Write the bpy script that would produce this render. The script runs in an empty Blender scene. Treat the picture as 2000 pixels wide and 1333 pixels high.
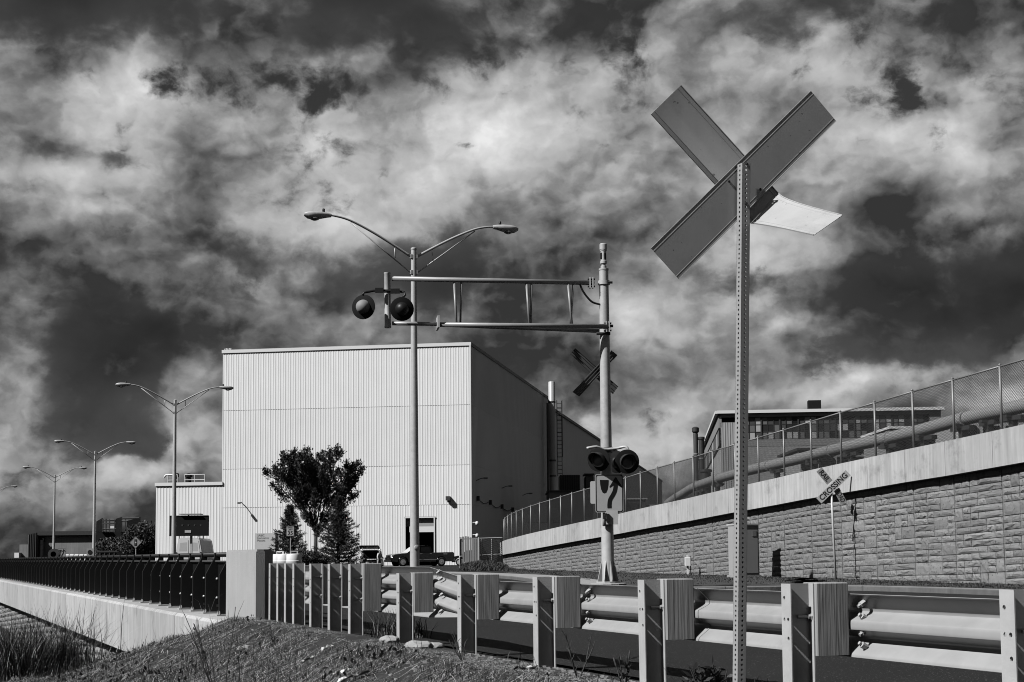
import bpy, bmesh, math, random
import numpy as np
from mathutils import Vector, Matrix
R = math.radians
SC = bpy.context.scene
COL = SC.collection
# ---------------------------------------------------------------- camera
EYE, FPX, PPY = 0.9, 3000.0, 823.0          # eye height above the road, focal length and principal row in photo pixels
TILT, ROLL = R(5.0), R(0.5)
_d = Vector((0, math.cos(TILT), math.sin(TILT)))
_u = Vector((0, -math.sin(TILT), math.cos(TILT)))
_r = Vector((1, 0, 0))
CR = _r*math.cos(ROLL) - _u*math.sin(ROLL)
CU = _u*math.cos(ROLL) + _r*math.sin(ROLL)
cam = bpy.data.cameras.new('camera')
cam.sensor_width = 36.0
cam.lens = FPX/2000.0*36.0
cam.shift_y = (PPY - 666.5)/2000.0
cam.clip_start = 0.1
cam.clip_end = 12000
camo = bpy.data.objects.new('camera', cam)
COL.objects.link(camo)
camo.matrix_world = Matrix(((CR.x, CU.x, -_d.x, 0), (CR.y, CU.y, -_d.y, 0), (CR.z, CU.z, -_d.z, EYE), (0, 0, 0, 1)))
SC.camera = camo

def ray(px, py):
    v = CR*((px-1000.0)/FPX) + CU*((PPY-py)/FPX) + _d
    return v/v.y
def at(px, py, Y):                           # the point seen in a photo pixel at a known distance
    return Vector((0, 0, EYE)) + ray(px, py)*Y
def onz(px, py, z):                          # the point seen in a photo pixel on a known level
    v = ray(px, py)
    return Vector((0, 0, EYE)) + v*((z-EYE)/v.z)

# ---------------------------------------------------------------- world: daylight sky with broken cumulus, grey like the film
SUN_AZ, SUN_EL = R(240), R(43)               # azimuth from +Y towards +X
world = bpy.data.worlds.new('World')
SC.world = world
world.use_nodes = True
world.cycles.sampling_method = 'MANUAL'
world.cycles.sample_map_resolution = 1024
def build_sky():
    nt = world.node_tree
    N, L = nt.nodes, nt.links
    N.clear()
    def val(x, s):
        if isinstance(x, (int, float)): s.default_value = x
        elif isinstance(x, tuple): s.default_value = x
        else: L.new(x, s)
    def m(op, a, b=None, c=None, clamp=False):
        n = N.new('ShaderNodeMath'); n.operation = op; n.use_clamp = clamp
        val(a, n.inputs[0])
        if b is not None: val(b, n.inputs[1])
        if c is not None: val(c, n.inputs[2])
        return n.outputs[0]
    def v(op, a, b=None, c=None, out=0):
        n = N.new('ShaderNodeVectorMath'); n.operation = op
        val(a, n.inputs[0])
        if b is not None: val(b, n.inputs[1])
        if c is not None: val(c, n.inputs[2])
        return n.outputs['Value'] if op in ('DOT_PRODUCT', 'LENGTH') else n.outputs[0]
    def noise(vec, scale, detail, rough, dist=0.0):
        n = N.new('ShaderNodeTexNoise'); n.inputs['Scale'].default_value = scale
        n.inputs['Detail'].default_value = detail; n.inputs['Roughness'].default_value = rough
        n.inputs['Distortion'].default_value = dist
        L.new(vec, n.inputs['Vector']); return n
    def ss(x, a, b, o0=0.0, o1=1.0):
        n = N.new('ShaderNodeMapRange'); n.interpolation_type = 'SMOOTHSTEP'
        val(x, n.inputs[0]); n.inputs[1].default_value = a; n.inputs[2].default_value = b
        n.inputs[3].default_value = o0; n.inputs[4].default_value = o1
        return n.outputs[0]
    tc = N.new('ShaderNodeTexCoord'); D = v('NORMALIZE', tc.outputs['Generated'])
    sep = N.new('ShaderNodeSeparateXYZ'); L.new(D, sep.inputs[0])
    az = m('ARCTAN2', sep.outputs[0], sep.outputs[1]); el = m('ARCSINE', sep.outputs[2])
    comb = N.new('ShaderNodeCombineXYZ'); val(az, comb.inputs[0]); val(el, comb.inputs[1])
    P = v('MULTIPLY', D, (1.0, 1.0, 1.28))
    w1 = noise(P, 9.0, 5, 0.55); w2 = noise(P, 34.0, 6, 0.6)
    W1 = v('SUBTRACT', w1.outputs['Color'], (.5, .5, .5)); W2 = v('SUBTRACT', w2.outputs['Color'], (.5, .5, .5))
    Q = v('MULTIPLY_ADD', W1, (0.085, 0.05, 0), comb.outputs[0])
    Q = v('MULTIPLY_ADD', W2, (0.022, 0.018, 0), Q)
    def blobs(lst, base, co, gain=1.0):
        acc = base
        for (px, py, rx, ry, a) in lst:
            d = ray(px, py); d = d/d.length
            ca, ce = math.atan2(d.x, d.y), math.asin(d.z)
            sx, sy = FPX/rx, FPX/ry
            q = v('MULTIPLY_ADD', co, (sx, sy, 0), (-ca*sx, -ce*sy, 0))
            g = m('EXPONENT', m('MULTIPLY', v('DOT_PRODUCT', q, q), -1.0))
            acc = m('MULTIPLY_ADD', g, a*gain*(.78 if a < 0 else 1), acc)
        return acc
    # light and shade of the cloud masses (display value)
    SH = SKY_SHADE
    CL = SKY_CLEAR
    far = noise(P, 5.0, 3, 0.5).outputs['Fac']           # what the cloud masses do everywhere else
    base = m('MULTIPLY_ADD', m('SUBTRACT', far, 0.5), 0.60, 0.31)
    shade = blobs(SH, base, Q, 1.0)
    def voro(vec, scale, detail):
        n = N.new('ShaderNodeTexVoronoi'); n.feature = 'F1'; n.normalize = True
        n.inputs['Scale'].default_value = scale; n.inputs['Detail'].default_value = detail
        n.inputs['Roughness'].default_value = 0.55; n.inputs['Randomness'].default_value = 1.0
        L.new(vec, n.inputs['Vector']); return n.outputs['Distance']
    Pw = v('MULTIPLY_ADD', W1, (0.035, 0.035, 0.035), P)
    Pw = v('MULTIPLY_ADD', W2, (0.012, 0.012, 0.012), Pw)
    def height(p):
        a = noise(p, 11.0, 3, 0.5).outputs['Fac']
        b = voro(p, 17.0, 1.0)
        return m('MULTIPLY_ADD', b, -0.55, a)
    h0 = height(Pw); h1 = height(v('ADD', Pw, (-0.016, 0.0, 0.022)))
    emb = m('SUBTRACT', h0, h1)
    L0 = noise(Pw, 7.5, 2, 0.45).outputs['Fac']; L1 = noise(v('ADD', Pw, (-0.028, 0.0, 0.05)), 7.5, 2, 0.45).outputs['Fac']
    big = m('SUBTRACT', L0, L1)
    n1 = noise(Pw, 9.0, 10, 0.53).outputs['Fac']
    n3 = noise(Pw, 44.0, 7, 0.6).outputs['Fac']
    Pf = v('MULTIPLY_ADD', W2, (0.02, 0.02, 0.02), Pw)
    b0 = voro(Pf, 55.0, 1.0); b1 = voro(v('ADD', Pf, (-0.005, 0.0, 0.007)), 55.0, 1.0)
    emb2 = m('SUBTRACT', b1, b0)
    # near masses: cauliflower tops with a crisp rim and smooth grey bases, before a softer deck behind
    dens = m('MULTIPLY_ADD', m('SUBTRACT', n1, 0.5), 1.0, shade)
    dens = m('MULTIPLY_ADD', m('SUBTRACT', h0, 0.25), 0.35, dens)
    dens = m('MULTIPLY_ADD', m('SUBTRACT', n3, 0.5), 0.16, dens)
    mask = ss(dens, 0.28, 0.43)
    inside = m('MULTIPLY_ADD', shade, 0.86, 0.055)
    inside = m('MULTIPLY_ADD', big, 1.05, inside)
    inside = m('MULTIPLY_ADD', emb, 0.60, inside)
    inside = m('MULTIPLY_ADD', emb2, 0.34, inside)
    inside = m('MULTIPLY_ADD', m('SUBTRACT', n3, 0.5), 0.24, inside)
    rim = m('MULTIPLY', ss(dens, 0.36, 0.47), ss(dens, 0.74, 0.46))
    inside = m('MULTIPLY_ADD', rim, 0.035, inside)
    inside = m('MULTIPLY_ADD', m('MAXIMUM', m('SUBTRACT', inside, 0.66), 0.0), -0.35, inside)
    inside = m('MINIMUM', m('MAXIMUM', inside, 0.22), 0.92)
    deck = m('MULTIPLY_ADD', shade, 0.36, 0.145)
    deck = m('MULTIPLY_ADD', m('SUBTRACT', n1, 0.5), 0.22, deck)
    deck = m('MULTIPLY_ADD', big, 0.25, deck)
    deck = m('MAXIMUM', deck, 0.17)
    mixd = N.new('ShaderNodeMix'); mixd.data_type = 'FLOAT'
    val(mask, mixd.inputs[0]); val(deck, mixd.inputs[2]); val(inside, mixd.inputs[3])
    bright = mixd.outputs[0]
    clear = blobs(CL, m('MULTIPLY_ADD', m('SUBTRACT', far, 0.5), 1.0, -0.10), Q, 1.5)
    clear = m('MULTIPLY_ADD', m('SUBTRACT', n1, 0.5), -2.2, clear)
    clear = m('MULTIPLY_ADD', m('SUBTRACT', n3, 0.5), -3.2, clear)
    cm = ss(clear, 0.22, 1.15)
    sky = N.new('ShaderNodeTexSky'); sky.sky_type = 'NISHITA'; sky.sun_disc = False
    sky.sun_elevation = SUN_EL; sky.sun_rotation = SUN_AZ
    bw = N.new('ShaderNodeRGBToBW'); L.new(sky.outputs[0], bw.inputs[0])
    # a deep red filter on the film: the blue sky comes out dark grey
    blue = m('MULTIPLY', bw.outputs[0], SKY_FILTER)
    blue = m('MINIMUM', blue, 0.75)
    bl = m('MAXIMUM', bright, 0.14)
    lin = m('MULTIPLY', m('POWER', bl, 2.2), 10.0)
    mix = N.new('ShaderNodeMix'); mix.data_type = 'FLOAT'
    val(cm, mix.inputs[0]); val(lin, mix.inputs[2]); val(blue, mix.inputs[3])
    bg = N.new('ShaderNodeBackground'); bg.inputs['Strength'].default_value = 0.1
    L.new(mix.outputs[0], bg.inputs['Color'])
    out = N.new('ShaderNodeOutputWorld'); L.new(bg.outputs[0], out.inputs[0])
SKY_FILTER = 0.145
# cloud masses: where they stand (photo pixel they are seen in), their half sizes, lighter or darker than the mean
SKY_SHADE = [
    (470, 330, 150, 100, .14), (100, 400, 160, 60, .06),
    (90, 960, 420, 130, .12), (1080, 25, 180, 50, -.16), (250, 1040, 300, 60, .06),
    (1000, 480, 1500, 640, .18),
    (700, 0, 900, 85, -.17), (350, 50, 420, 60, -.04), (20, 80, 90, 40, .06), (800, 100, 260, 40, -.05),
    (180, 195, 170, 80, .56), (90, 150, 60, 30, .10), (230, 275, 90, 30, .14), (-10, 220, 40, 140, -.12),
    (200, 312, 190, 24, -.13), (100, 345, 110, 20, .12), (200, 378, 200, 16, -.08), (170, 418, 140, 24, .16),
    (420, 230, 120, 80, .12), (520, 170, 90, 50, .05), (640, 290, 170, 90, .24), (850, 240, 190, 100, .15), (980, 290, 120, 80, .16),
    (760, 350, 280, 50, .14), (600, 305, 60, 26, .14), (470, 430, 200, 40, .05), (660, 415, 60, 40, .22), (560, 470, 120, 26, .12),
    (380, 330, 90, 60, -.06), (540, 390, 60, 20, -.06),
    (190, 500, 120, 45, .14), (330, 560, 90, 45, .06), (40, 490, 90, 40, .10), (60, 420, 60, 20, .06),
    (90, 690, 330, 90, -.20), (330, 680, 220, 70, -.16), (560, 540, 180, 50, -.16), (800, 520, 200, 60, -.16), (430, 520, 120, 40, -.10),
    (520, 640, 160, 45, .04), (720, 600, 130, 36, -.10), (950, 450, 120, 50, -.06), (900, 560, 240, 60, -.10), (900, 640, 220, 36, .06),
    (250, 850, 120, 50, -.04), (60, 850, 160, 40, -.08), (380, 750, 60, 40, .18), (415, 825, 36, 26, .24), (215, 912, 46, 22, .24), (150, 950, 70, 20, .12),
    (110, 985, 160, 26, .14), (150, 1040, 300, 40, .08), (330, 800, 80, 60, .10), (1300, 900, 300, 60, .05), (290, 925, 40, 26, .18), (330, 860, 50, 30, .06), (60, 1060, 220, 40, -.06), (270, 700, 60, 24, .04),
    (1050, 130, 70, 60, .12), (1330, 10, 90, 30, .20), (1480, 70, 200, 50, -.08), (1440, 110, 110, 40, .10), (1640, 150, 90, 50, .18),
    (1160, 250, 140, 80, .10), (1100, 290, 150, 80, .16), (1240, 330, 100, 60, .18), (1090, 380, 120, 40, .14),
    (1350, 340, 160, 100, .14), (1660, 270, 110, 60, .32), (1840, 280, 110, 90, .52), (1940, 130, 60, 50, .18), (1890, 180, 50, 40, .20), (1960, 20, 60, 40, .08),
    (1590, 370, 150, 40, .18), (1900, 415, 60, 26, .24), (1740, 410, 70, 30, -.16), (1790, 350, 60, 26, -.06), (1970, 380, 60, 70, -.16),
    (1700, 540, 340, 60, -.20), (1950, 500, 120, 70, -.20), (1540, 490, 80, 50, .10), (1850, 640, 260, 70, -.16), (1650, 600, 80, 40, -.06),
    (1235, 590, 55, 30, .26), (1290, 640, 70, 50, .12), (1530, 622, 40, 22, .32), (1130, 590, 70, 60, -.10), (1400, 640, 60, 40, -.04),
    (1330, 710, 130, 36, -.16), (1110, 700, 90, 60, -.12), (1370, 800, 90, 36, .12), (1165, 832, 36, 16, .36), (1230, 790, 60, 60, -.06),
    (1650, 742, 55, 18, .34), (1720, 765, 90, 22, .12), (1900, 785, 70, 30, .42), (1980, 780, 40, 24, .30), (1700, 690, 280, 24, -.06), (1250, 860, 100, 40, -.08), (1870, 720, 200, 16, .05),
    (1000, 760, 120, 60, -.12),
]
SKY_CLEAR = [
    (1210, 95, 80, 70, .45), (1110, 30, 150, 50, .30), (310, 180, 46, 44, .75), (615, 215, 46, 32, .75), (430, 170, 110, 40, .50), (540, 160, 90, 30, .5), (470, 215, 40, 24, .5),
    (1700, 188, 74, 22, .45), (1740, 150, 30, 34, .4), (1800, 40, 90, 40, .15), (1970, 205, 34, 60, .5), (1560, 130, 60, 24, .3), (1680, 30, 80, 30, .25),
    (200, 865, 170, 36, .45), (930, 285, 44, 9, .55), (700, 160, 50, 20, .4), (930, 130, 40, 40, .3), (985, 335, 34, 8, .4),
    (1760, 690, 240, 34, .5), (310, 850, 50, 40, .4), (60, 1050, 140, 40, .4), (540, 290, 16, 14, .4),
]
build_sky()
# ---------------------------------------------------------------- sun and exposure
sl = bpy.data.lights.new('sun', 'SUN'); sl.energy = 5.0; sl.angle = R(0.53); sl.color = (1.0, 1.0, 1.0)
sun = bpy.data.objects.new('sun', sl); COL.objects.link(sun)
SDIR = Vector((math.sin(SUN_AZ)*math.cos(SUN_EL), math.cos(SUN_AZ)*math.cos(SUN_EL), math.sin(SUN_EL)))   # towards the sun
sun.rotation_euler = (-SDIR).to_track_quat('-Z', 'Y').to_euler()
sun.location = SDIR*60
SC.view_settings.view_transform = 'Standard'
SC.view_settings.look = 'None'
SC.view_settings.exposure = 0.0
SC.view_settings.gamma = 1.0
SC.view_settings.use_curve_mapping = False
SC.cycles.use_denoising = True
SC.cycles.filter_width = 1.0
SC.cycles.max_bounces = 6
SC.cycles.diffuse_bounces = 0
SC.cycles.glossy_bounces = 2
# ---------------------------------------------------------------- helpers
random.seed(7)
rng = np.random.default_rng(7)
ORG = {}                                     # where the local zero of a thing's meshes lies
def V(*a): return Vector(a)
Z = Vector((0, 0, 1))
class MB:
    """Collects polygons in world coordinates and links them as one mesh object."""
    def __init__(self): self.v = []; self.f = []; self.k = []
    def add(self, vs, fs, k=0):
        b = len(self.v); self.v += [tuple(p) for p in vs]
        self.f += [tuple(i+b for i in q) for q in fs]; self.k += [k]*len(fs)
        return self
    def box(self, c, s, M=None, k=0):
        c = Vector(c); ax = [V(1, 0, 0), V(0, 1, 0), V(0, 0, 1)] if M is None else M
        h = [ax[i]*(s[i]/2) for i in range(3)]
        vs = [c + h[0]*x + h[1]*y + h[2]*z for z in (-1, 1) for y in (-1, 1) for x in (-1, 1)]
        return self.add(vs, [(0, 2, 3, 1), (4, 5, 7, 6), (0, 1, 5, 4), (2, 6, 7, 3), (0, 4, 6, 2), (1, 3, 7, 5)], k)
    def bevbox(self, c, s, b, M=None, k=0):
        """A box whose vertical and top edges are chamfered."""
        c = Vector(c); ax = [V(1, 0, 0), V(0, 1, 0), V(0, 0, 1)] if M is None else M
        def ring(ix, iz):
            x, y = s[0]/2-ix, s[1]/2-ix; q = b
            pts = [(-x+q, -y), (x-q, -y), (x, -y+q), (x, y-q), (x-q, y), (-x+q, y), (-x, y-q), (-x, -y+q)]
            return [c + ax[0]*p[0] + ax[1]*p[1] + ax[2]*iz for p in pts]
        vs = ring(0, -s[2]/2) + ring(0, s[2]/2-b) + ring(b*.9, s[2]/2)
        fs = [tuple(range(7, -1, -1)), tuple(range(16, 24))]
        for r in (0, 8):
            fs += [(r+i, r+(i+1) % 8, r+8+(i+1) % 8, r+8+i) for i in range(8)]
        return self.add(vs, fs, k)
    def tube(self, pts, r, n=8, k=0, cap=True):
        pts = [Vector(p) for p in pts]
        rs = r if isinstance(r, (list, tuple)) else [r]*len(pts)
        vs = []; fs = []; prev = None
        for i, p in enumerate(pts):
            t = (pts[min(i+1, len(pts)-1)]-pts[max(i-1, 0)])
            t = t.normalized() if t.length > 1e-9 else Z
            if prev is None:
                a = t.cross(Z if abs(t.z) < .9 else V(1, 0, 0)).normalized()
            else:
                a = prev - t*prev.dot(t)
                a = a.normalized() if a.length > 1e-6 else t.orthogonal().normalized()
            prev = a; b = t.cross(a)
            vs += [p + a*(rs[i]*math.cos(2*math.pi*j/n)) + b*(rs[i]*math.sin(2*math.pi*j/n)) for j in range(n)]
        for i in range(len(pts)-1):
            fs += [(i*n+j, i*n+(j+1) % n, (i+1)*n+(j+1) % n, (i+1)*n+j) for j in range(n)]
        if cap:
            fs += [tuple(range(n-1, -1, -1)), tuple(range((len(pts)-1)*n, len(pts)*n))]
        return self.add(vs, fs, k)
    def lathe(self, o, axis, prof, n=16, k=0, cap=True):
        o = Vector(o); t = Vector(axis).normalized()
        a = t.orthogonal().normalized(); b = t.cross(a); vs = []; fs = []
        for (r, h) in prof:
            vs += [o + t*h + a*(r*math.cos(2*math.pi*j/n)) + b*(r*math.sin(2*math.pi*j/n)) for j in range(n)]
        for i in range(len(prof)-1):
            fs += [(i*n+j, i*n+(j+1) % n, (i+1)*n+(j+1) % n, (i+1)*n+j) for j in range(n)]
        if cap:
            fs += [tuple(range(n-1, -1, -1)), tuple(range((len(prof)-1)*n, len(prof)*n))]
        return self.add(vs, fs, k)
    def prism(self, poly, o, ax, ay, az, d, k=0):
        """A polygon in the (ax, ay) plane through o, thickened by d along az."""
        o = Vector(o); n = len(poly)
        vs = [o + ax*x + ay*y for x, y in poly] + [o + ax*x + ay*y + az*d for x, y in poly]
        fs = [tuple(range(n-1, -1, -1)), tuple(range(n, 2*n))] + [(i, (i+1) % n, n+(i+1) % n, n+i) for i in range(n)]
        return self.add(vs, fs, k)
    def hexa(self, p, k=0):                  # eight corners: bottom ring then top ring
        return self.add(p, [(3, 2, 1, 0), (4, 5, 6, 7), (0, 1, 5, 4), (1, 2, 6, 5), (2, 3, 7, 6), (3, 0, 4, 7)], k)
    def loft(self, secs, closed=False, k=0):
        n = len(secs[0]); vs = [p for s in secs for p in s]; fs = []
        m = n if closed else n-1
        for i in range(len(secs)-1):
            fs += [(i*n+j, i*n+(j+1) % n, (i+1)*n+(j+1) % n, (i+1)*n+j) for j in range(m)]
        return self.add(vs, fs, k)
    def perf(self, o, ux, uy, un, xs, ys, holes, th, k=0):
        """A plate th thick with round holes: cells between xs and ys, holes = {(i, j): radius}."""
        o = Vector(o)
        for i in range(len(xs)-1):
            for j in range(len(ys)-1):
                x0, x1, y0, y1 = xs[i], xs[i+1], ys[j], ys[j+1]
                r = holes.get((i, j))
                for s in (0, 1):
                    w = un*(th*s)
                    if not r:
                        self.add([o+ux*x+uy*y+w for x, y in ((x0, y0), (x1, y0), (x1, y1), (x0, y1))], [(0, 1, 2, 3) if s == 0 else (3, 2, 1, 0)], k)
                        continue
                    cx, cy = (x0+x1)/2, (y0+y1)/2
                    rim = [(x1, cy), (x1, y1), (cx, y1), (x0, y1), (x0, cy), (x0, y0), (cx, y0), (x1, y0)]
                    cir = [(cx+r*math.cos(a*math.pi/4), cy+r*math.sin(a*math.pi/4)) for a in range(8)]
                    self.add([o+ux*x+uy*y+w for x, y in rim+cir], [((a, (a+1) % 8, 8+(a+1) % 8, 8+a)) for a in range(8)], k)
                    if s == 0:
                        self.add([o+ux*x+uy*y for x, y in cir]+[o+ux*x+uy*y+un*th for x, y in cir], [(a, (a+1) % 8, 8+(a+1) % 8, 8+a) for a in range(8)], k)
        X0, X1, Y0, Y1 = xs[0], xs[-1], ys[0], ys[-1]
        for p, q in (((X0, Y0), (X1, Y0)), ((X1, Y0), (X1, Y1)), ((X1, Y1), (X0, Y1)), ((X0, Y1), (X0, Y0))):
            self.add([o+ux*p[0]+uy*p[1], o+ux*q[0]+uy*q[1], o+ux*q[0]+uy*q[1]+un*th, o+ux*p[0]+uy*p[1]+un*th], [(0, 1, 2, 3)], k)
        return self
    def mesh(self, name, mats, org, smooth):
        me = bpy.data.meshes.new(name)
        vs = self.v if org is None else [(p[0]-org.x, p[1]-org.y, p[2]-org.z) for p in self.v]
        me.from_pydata(vs, [], self.f)
        for mt in (mats if isinstance(mats, (list, tuple)) else [mats]): me.materials.append(mt)
        if any(self.k): me.polygons.foreach_set('material_index', self.k)
        bm = bmesh.new(); bm.from_mesh(me); bmesh.ops.recalc_face_normals(bm, faces=bm.faces[:]); bm.to_mesh(me); bm.free()
        if smooth:
            me.polygons.foreach_set('use_smooth', [True]*len(me.polygons))
            if smooth is not True: me.set_sharp_from_angle(angle=R(smooth))
        return me
    def build(self, name, mats, parent=None, smooth=False, loc=None):
        org = ORG.get(parent.name) if parent else (Vector(loc) if loc is not None else None)
        ob = bpy.data.objects.new(name, self.mesh(name, mats, org, smooth)); COL.objects.link(ob)
        if parent: ob.parent = parent
        elif loc is not None: ob.location = loc
        ORG[ob.name] = org if org is not None else Vector((0, 0, 0))
        return ob
def thing(name, label, cat, loc=(0, 0, 0), group=None):
    o = bpy.data.objects.new(name, None); COL.objects.link(o); o.location = loc
    o.empty_display_size = 0.2
    ORG[o.name] = Vector(loc)
    return tag(o, label, cat, group)
def tag(o, label=None, cat=None, group=None, kind=None):
    for k, x in (('label', label), ('category', cat), ('group', group), ('kind', kind)):
        if x: o[k] = x
    return o
KIDS = {}
def copy_tree(o, parent=None):
    c = o.copy(); COL.objects.link(c); ORG[c.name] = ORG.get(o.name, Vector((0, 0, 0)))
    if parent: c.parent = parent
    for ch in [x for x in COL.objects if x.parent == o]: copy_tree(ch, c)
    return c
def raw(name, vs, fs, mt, parent=None, loc=None, smooth=False):     # numpy arrays of equal-sided polygons
    me = bpy.data.meshes.new(name); n = len(fs); w = fs.shape[1]
    org = ORG.get(parent.name) if parent else (Vector(loc) if loc is not None else None)
    if org is not None: vs = vs - np.array(org)
    me.vertices.add(len(vs)); me.vertices.foreach_set('co', vs.astype(np.float32).ravel())
    me.loops.add(n*w); me.loops.foreach_set('vertex_index', fs.astype(np.int32).ravel())
    me.polygons.add(n); me.polygons.foreach_set('loop_start', np.arange(0, n*w, w, dtype=np.int32))
    me.update(calc_edges=True); me.materials.append(mt)
    if smooth: me.polygons.foreach_set('use_smooth', [True]*n)
    ob = bpy.data.objects.new(name, me); COL.objects.link(ob)
    if parent: ob.parent = parent
    elif loc is not None: ob.location = loc
    ORG[ob.name] = org if org is not None else Vector((0, 0, 0))
    return ob
def lettering(name, txt, o, ux, uy, size, mt, parent, bold=0.0, width=None, spacing=1.0, align='CENTER'):
    """Flat letters centred on o in the plane of ux and uy."""
    cu = bpy.data.curves.new(name, 'FONT'); cu.body = txt; cu.size = size; cu.offset = bold*size
    cu.align_x = align; cu.align_y = 'CENTER'; cu.space_character = spacing
    tmp = bpy.data.objects.new(name+'_curve', cu); COL.objects.link(tmp)
    bpy.context.view_layer.update()
    me = bpy.data.meshes.new_from_object(tmp.evaluated_get(bpy.context.evaluated_depsgraph_get()))
    bpy.data.objects.remove(tmp)
    xs = [q.co.x for q in me.vertices]; sx = 1.0
    if width: sx = width/(max(xs)-min(xs))
    org = ORG[parent.name]
    for q in me.vertices: q.co = Vector(o) + ux*(q.co.x*sx) + uy*q.co.y - org
    me.materials.clear(); me.materials.append(mt)
    ob = bpy.data.objects.new(name, me); COL.objects.link(ob); ob.parent = parent; ORG[ob.name] = org
    return ob
# ---------------------------------------------------------------- materials, all grey
def mat(name, col, rough=0.6, metal=0.0, var=0.0, scale=4.0, streak=0.0, bump=0.0, bscale=40.0, rnd=0.0, speck=0.0, spscale=150.0, spcol=0.5, spec=0.5, stain=0.0):
    mt = bpy.data.materials.new(name); mt.use_nodes = True
    nt = mt.node_tree; N, L = nt.nodes, nt.links; b = N['Principled BSDF']
    b.inputs['Roughness'].default_value = rough; b.inputs['Metallic'].default_value = metal
    b.inputs['Specular IOR Level'].default_value = spec
    geo = N.new('ShaderNodeNewGeometry'); pos = geo.outputs['Position']
    def math_(op, a, c=None, d=None):
        n = N.new('ShaderNodeMath'); n.operation = op
        for x, s in zip((a, c, d), n.inputs):
            if x is None: continue
            if isinstance(x, (int, float)): s.default_value = x
            else: L.new(x, s)
        return n.outputs[0]
    def noise(sc, det=5, ro=.6, stretch=None):
        n = N.new('ShaderNodeTexNoise'); n.inputs['Scale'].default_value = sc
        n.inputs['Detail'].default_value = det; n.inputs['Roughness'].default_value = ro
        if stretch:
            mp = N.new('ShaderNodeMapping'); mp.inputs['Scale'].default_value = stretch
            L.new(pos, mp.inputs[0]); L.new(mp.outputs[0], n.inputs['Vector'])
        else: L.new(pos, n.inputs['Vector'])
        return n.outputs['Fac']
    c = None
    def mul(c, f): return f if c is None else math_('MULTIPLY', c, f)
    if var:
        c = mul(c, math_('MULTIPLY_ADD', math_('SUBTRACT', noise(scale), .5), var*4, 1.0))
    if streak:
        c = mul(c, math_('MULTIPLY_ADD', math_('SUBTRACT', noise(3.0, 6, .65, (2.2, 2.2, .12)), .5), streak*4, 1.0))
    if stain:
        s = math_('SMOOTH_MIN', math_('MAXIMUM', math_('MULTIPLY', math_('SUBTRACT', noise(1.3, 7, .7), .55), 6.0), 0.0), 1.0, 0.2)
        c = mul(c, math_('MULTIPLY_ADD', s, -stain, 1.0))
    if rnd:
        oi = N.new('ShaderNodeObjectInfo')
        c = mul(c, math_('MULTIPLY_ADD', math_('SUBTRACT', oi.outputs['Random'], .5), rnd*2, 1.0))
    val = col if c is None else math_('MULTIPLY', math_('MAXIMUM', c, 0.05), col)
    if speck:
        s = math_('GREATER_THAN', noise(spscale, 2, .5), 1.0-speck)
        mx = N.new('ShaderNodeMix'); mx.data_type = 'FLOAT'
        L.new(s, mx.inputs[0])
        if isinstance(val, float): mx.inputs[2].default_value = val
        else: L.new(val, mx.inputs[2])
        mx.inputs[3].default_value = spcol; val = mx.outputs[0]
    if isinstance(val, (int, float)): b.inputs['Base Color'].default_value = (val, val, val, 1)
    else:
        cc = N.new('ShaderNodeCombineColor')
        for i in range(3): L.new(val, cc.inputs[i])
        L.new(cc.outputs[0], b.inputs['Base Color'])
    if bump:
        bp = N.new('ShaderNodeBump'); bp.inputs['Strength'].default_value = bump; bp.inputs['Distance'].default_value = 0.02
        L.new(noise(bscale, 5, .6), bp.inputs['Height']); L.new(bp.outputs[0], b.inputs['Normal'])
    return mt
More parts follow.
